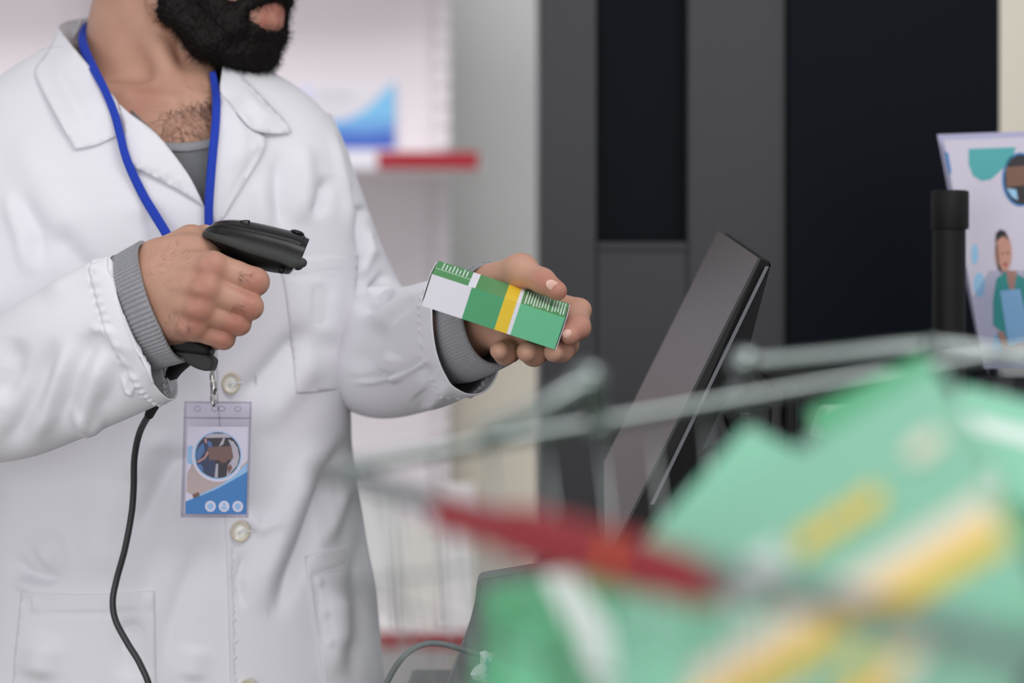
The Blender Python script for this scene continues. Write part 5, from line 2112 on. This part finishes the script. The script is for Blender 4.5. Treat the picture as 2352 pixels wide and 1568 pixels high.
# cartons heaped in the basket
def ortho(O, A, Bp, la, lb, lc):
    """corner O; first edge towards A (length la); second towards Bp, squared up (lb); third away from the viewer (lc)"""
    O, A, Bp = np.array(O), np.array(A), np.array(Bp)
    u = (A - O) / np.linalg.norm(A - O)
    v = Bp - O
    v = v - u * (v @ u)
    v = v / np.linalg.norm(v)
    n = np.cross(u, v)
    if n[1] < 0:
        n = -n
    return O, u * la * BSC, v * lb * BSC, n * lc * BSC


M_VEILGREEN = mat('gloss_veiled_green_print', (134, 198, 168), rough=0.38)  # carton green with the pale veil of a glossy reflection put into its colour
M_CREAMP = mat('cream_print', (240, 226, 204), rough=0.5)


def big_carton(label, O, A, Bp, la, lb, lc, art, face=3):
    """large flat medicine carton: face art given in units along both edges"""
    O, u, v, n = ortho(O, A, Bp, la, lb, lc)
    r = empty('medicine_carton', Vector(O + (u + v + n) / 2))
    tag(r, label, 'carton', 'green cartons heaped in the basket')
    vv, ff = box_data(O, u, v, n)
    o = mesh_obj('carton', vv, ff, (M_WHITE, M_GREEN, M_YELLOW, M_VEILGREEN, M_DGREEN)[face], None, False)
    bm = bmesh.new()
    bm.from_mesh(o.data)
    bmesh.ops.recalc_face_normals(bm, faces=bm.faces)
    bm.to_mesh(o.data)
    bm.free()
    bevel(o, .001, 1)
    sub(o, r)
    f = frame3(O, u, v)
    for k, (nm, pts, m) in enumerate(art):
        print_shape(nm, f, pts, .0001 + k * .00015, m, r, .0003)
    return r


def band(b0, b1, sk=0.0):
    return [(0, b0), (1, b0 + sk), (1, b1 + sk), (0, b1)]


# the big one facing us
big_carton('largest green carton, facing out with yellow lettering and a yellow and cream band',
           PB(1440, 1275, 1.0), PB(2120, 850, .97), PB(1810, 1680, .80), .148, .20, .03,
           [('band_print', band(.62, .73), M_CREAMP), ('band_print', band(.73, .84), M_YELLOW),
            ('title_print', [(.50, .36), (.57, .36), (.57, .46), (.50, .46)], M_YELLOW), ('title_print', [(.585, .36), (.66, .36), (.66, .46), (.585, .46)], M_YELLOW), ('title_print', [(.675, .36), (.75, .36), (.75, .46), (.675, .46)], M_YELLOW),
            ('title_print', [(.30, .34), (.46, .34), (.46, .54), (.30, .54)], M_PRINTW),
            ('spot_print', disc(.90, .33, .055, .045, 24), M_CREAMP)])
big_carton('green carton poking up behind the largest one, corner nearest the monitor',
           PB(1715, 972, 1.16), PB(1480, 1235, 1.14), PB(1850, 1120, 1.12), .12, .10, .03, [('band_print', band(.75, .85), M_YELLOW)])
big_carton('mid green carton edge standing behind the largest carton and its neighbour',
           PB(1850, 945, 1.20), PB(2010, 865, 1.2), PB(1870, 1100, 1.18), .066, .12, .02, [('band_print', band(.6, .7), M_PRINTW)], 1)
big_carton('green carton with a broad white stripe under the red sleeve',
           PB(1115, 1345, 1.08), PB(1450, 1285, 1.06), PB(1190, 1640, 1.02), .072, .095, .03,
           [('stripe_print', [(.38, 0), (.58, 0), (1, .62), (1, .95), (.94, 1)], M_PRINTW), ('label_print', [(.16, .35), (.38, .30), (.48, .75), (.25, .85)], M_LGREEN)], 1)
big_carton('pale green carton end below the red sleeve, beside the striped one',
           PB(1400, 1372, .93), PB(1560, 1330, .925), PB(1420, 1640, .87), .030, .09, .035, [('band_print', band(.8, .9), M_YELLOW)], 3)
big_carton('deep green carton wedged low between the pale end and the yellow banded one',
           PB(1590, 1420, 1.03), PB(1760, 1470, 1.02), PB(1540, 1620, 1.0), .05, .09, .025, [('band_print', band(.7, .8), M_PRINTW)], 1)
big_carton('lowest green carton in the front corner with a wide yellow band',
           PB(1660, 1640, .84), PB(2190, 1420, .80), PB(1840, 1860, .70), .115, .14, .02,
           [('band_print', [(.48, 0), (.66, 0), (.66, 1), (.48, 1)], M_YELLOW), ('band_print', [(.66, 0), (.73, 0), (.73, 1), (.66, 1)], M_CREAMP), ('label_print', [(.12, .10), (.34, .10), (.34, .40), (.12, .40)], M_PRINTW)], 3)
big_carton('green carton at the far rim corner with a pale end',
           PB(2210, 880, 1.26), PB(2620, 985, 1.23), PB(2180, 1060, 1.20), .12, .09, .03, [('band_print', band(.3, .45), M_PRINTW)], 3)

# cartons lying flat at the bottom of the basket carry the heap
k = 0
for i in range(3):
    for j in range(3):
        q = low_pt(A3.lerp(B3, .2 + .3 * i)).lerp(low_pt(C3.lerp(D3, .2 + .3 * i)), .2 + .3 * j)
        an = random.uniform(-.5, .5) + .4
        u = np.array([math.cos(an), math.sin(an), 0]) * .10
        v = np.array([-math.sin(an), math.cos(an), 0]) * .07
        o0 = np.array([q.x, q.y, BZ + .004]) - (u + v) / 2
        r = empty('medicine_carton', Vector(o0 + (u + v) / 2))
        tag(r, 'green carton lying flat on the basket floor under the heap', 'carton', 'cartons flat on the basket floor')
        vv, ff = box_data(o0, u, v, (0, 0, .03))
        o = mesh_obj('carton', vv, ff, M_GREEN, None, False)
        bevel(o, .001, 1)
        sub(o, r)
        vv, ff = box_data(o0 + u * .62 + [0, 0, .0301], u * .14, v, (0, 0, .0004))
        sub(mesh_obj('band_print', vv, ff, M_YELLOW, None, False), r)
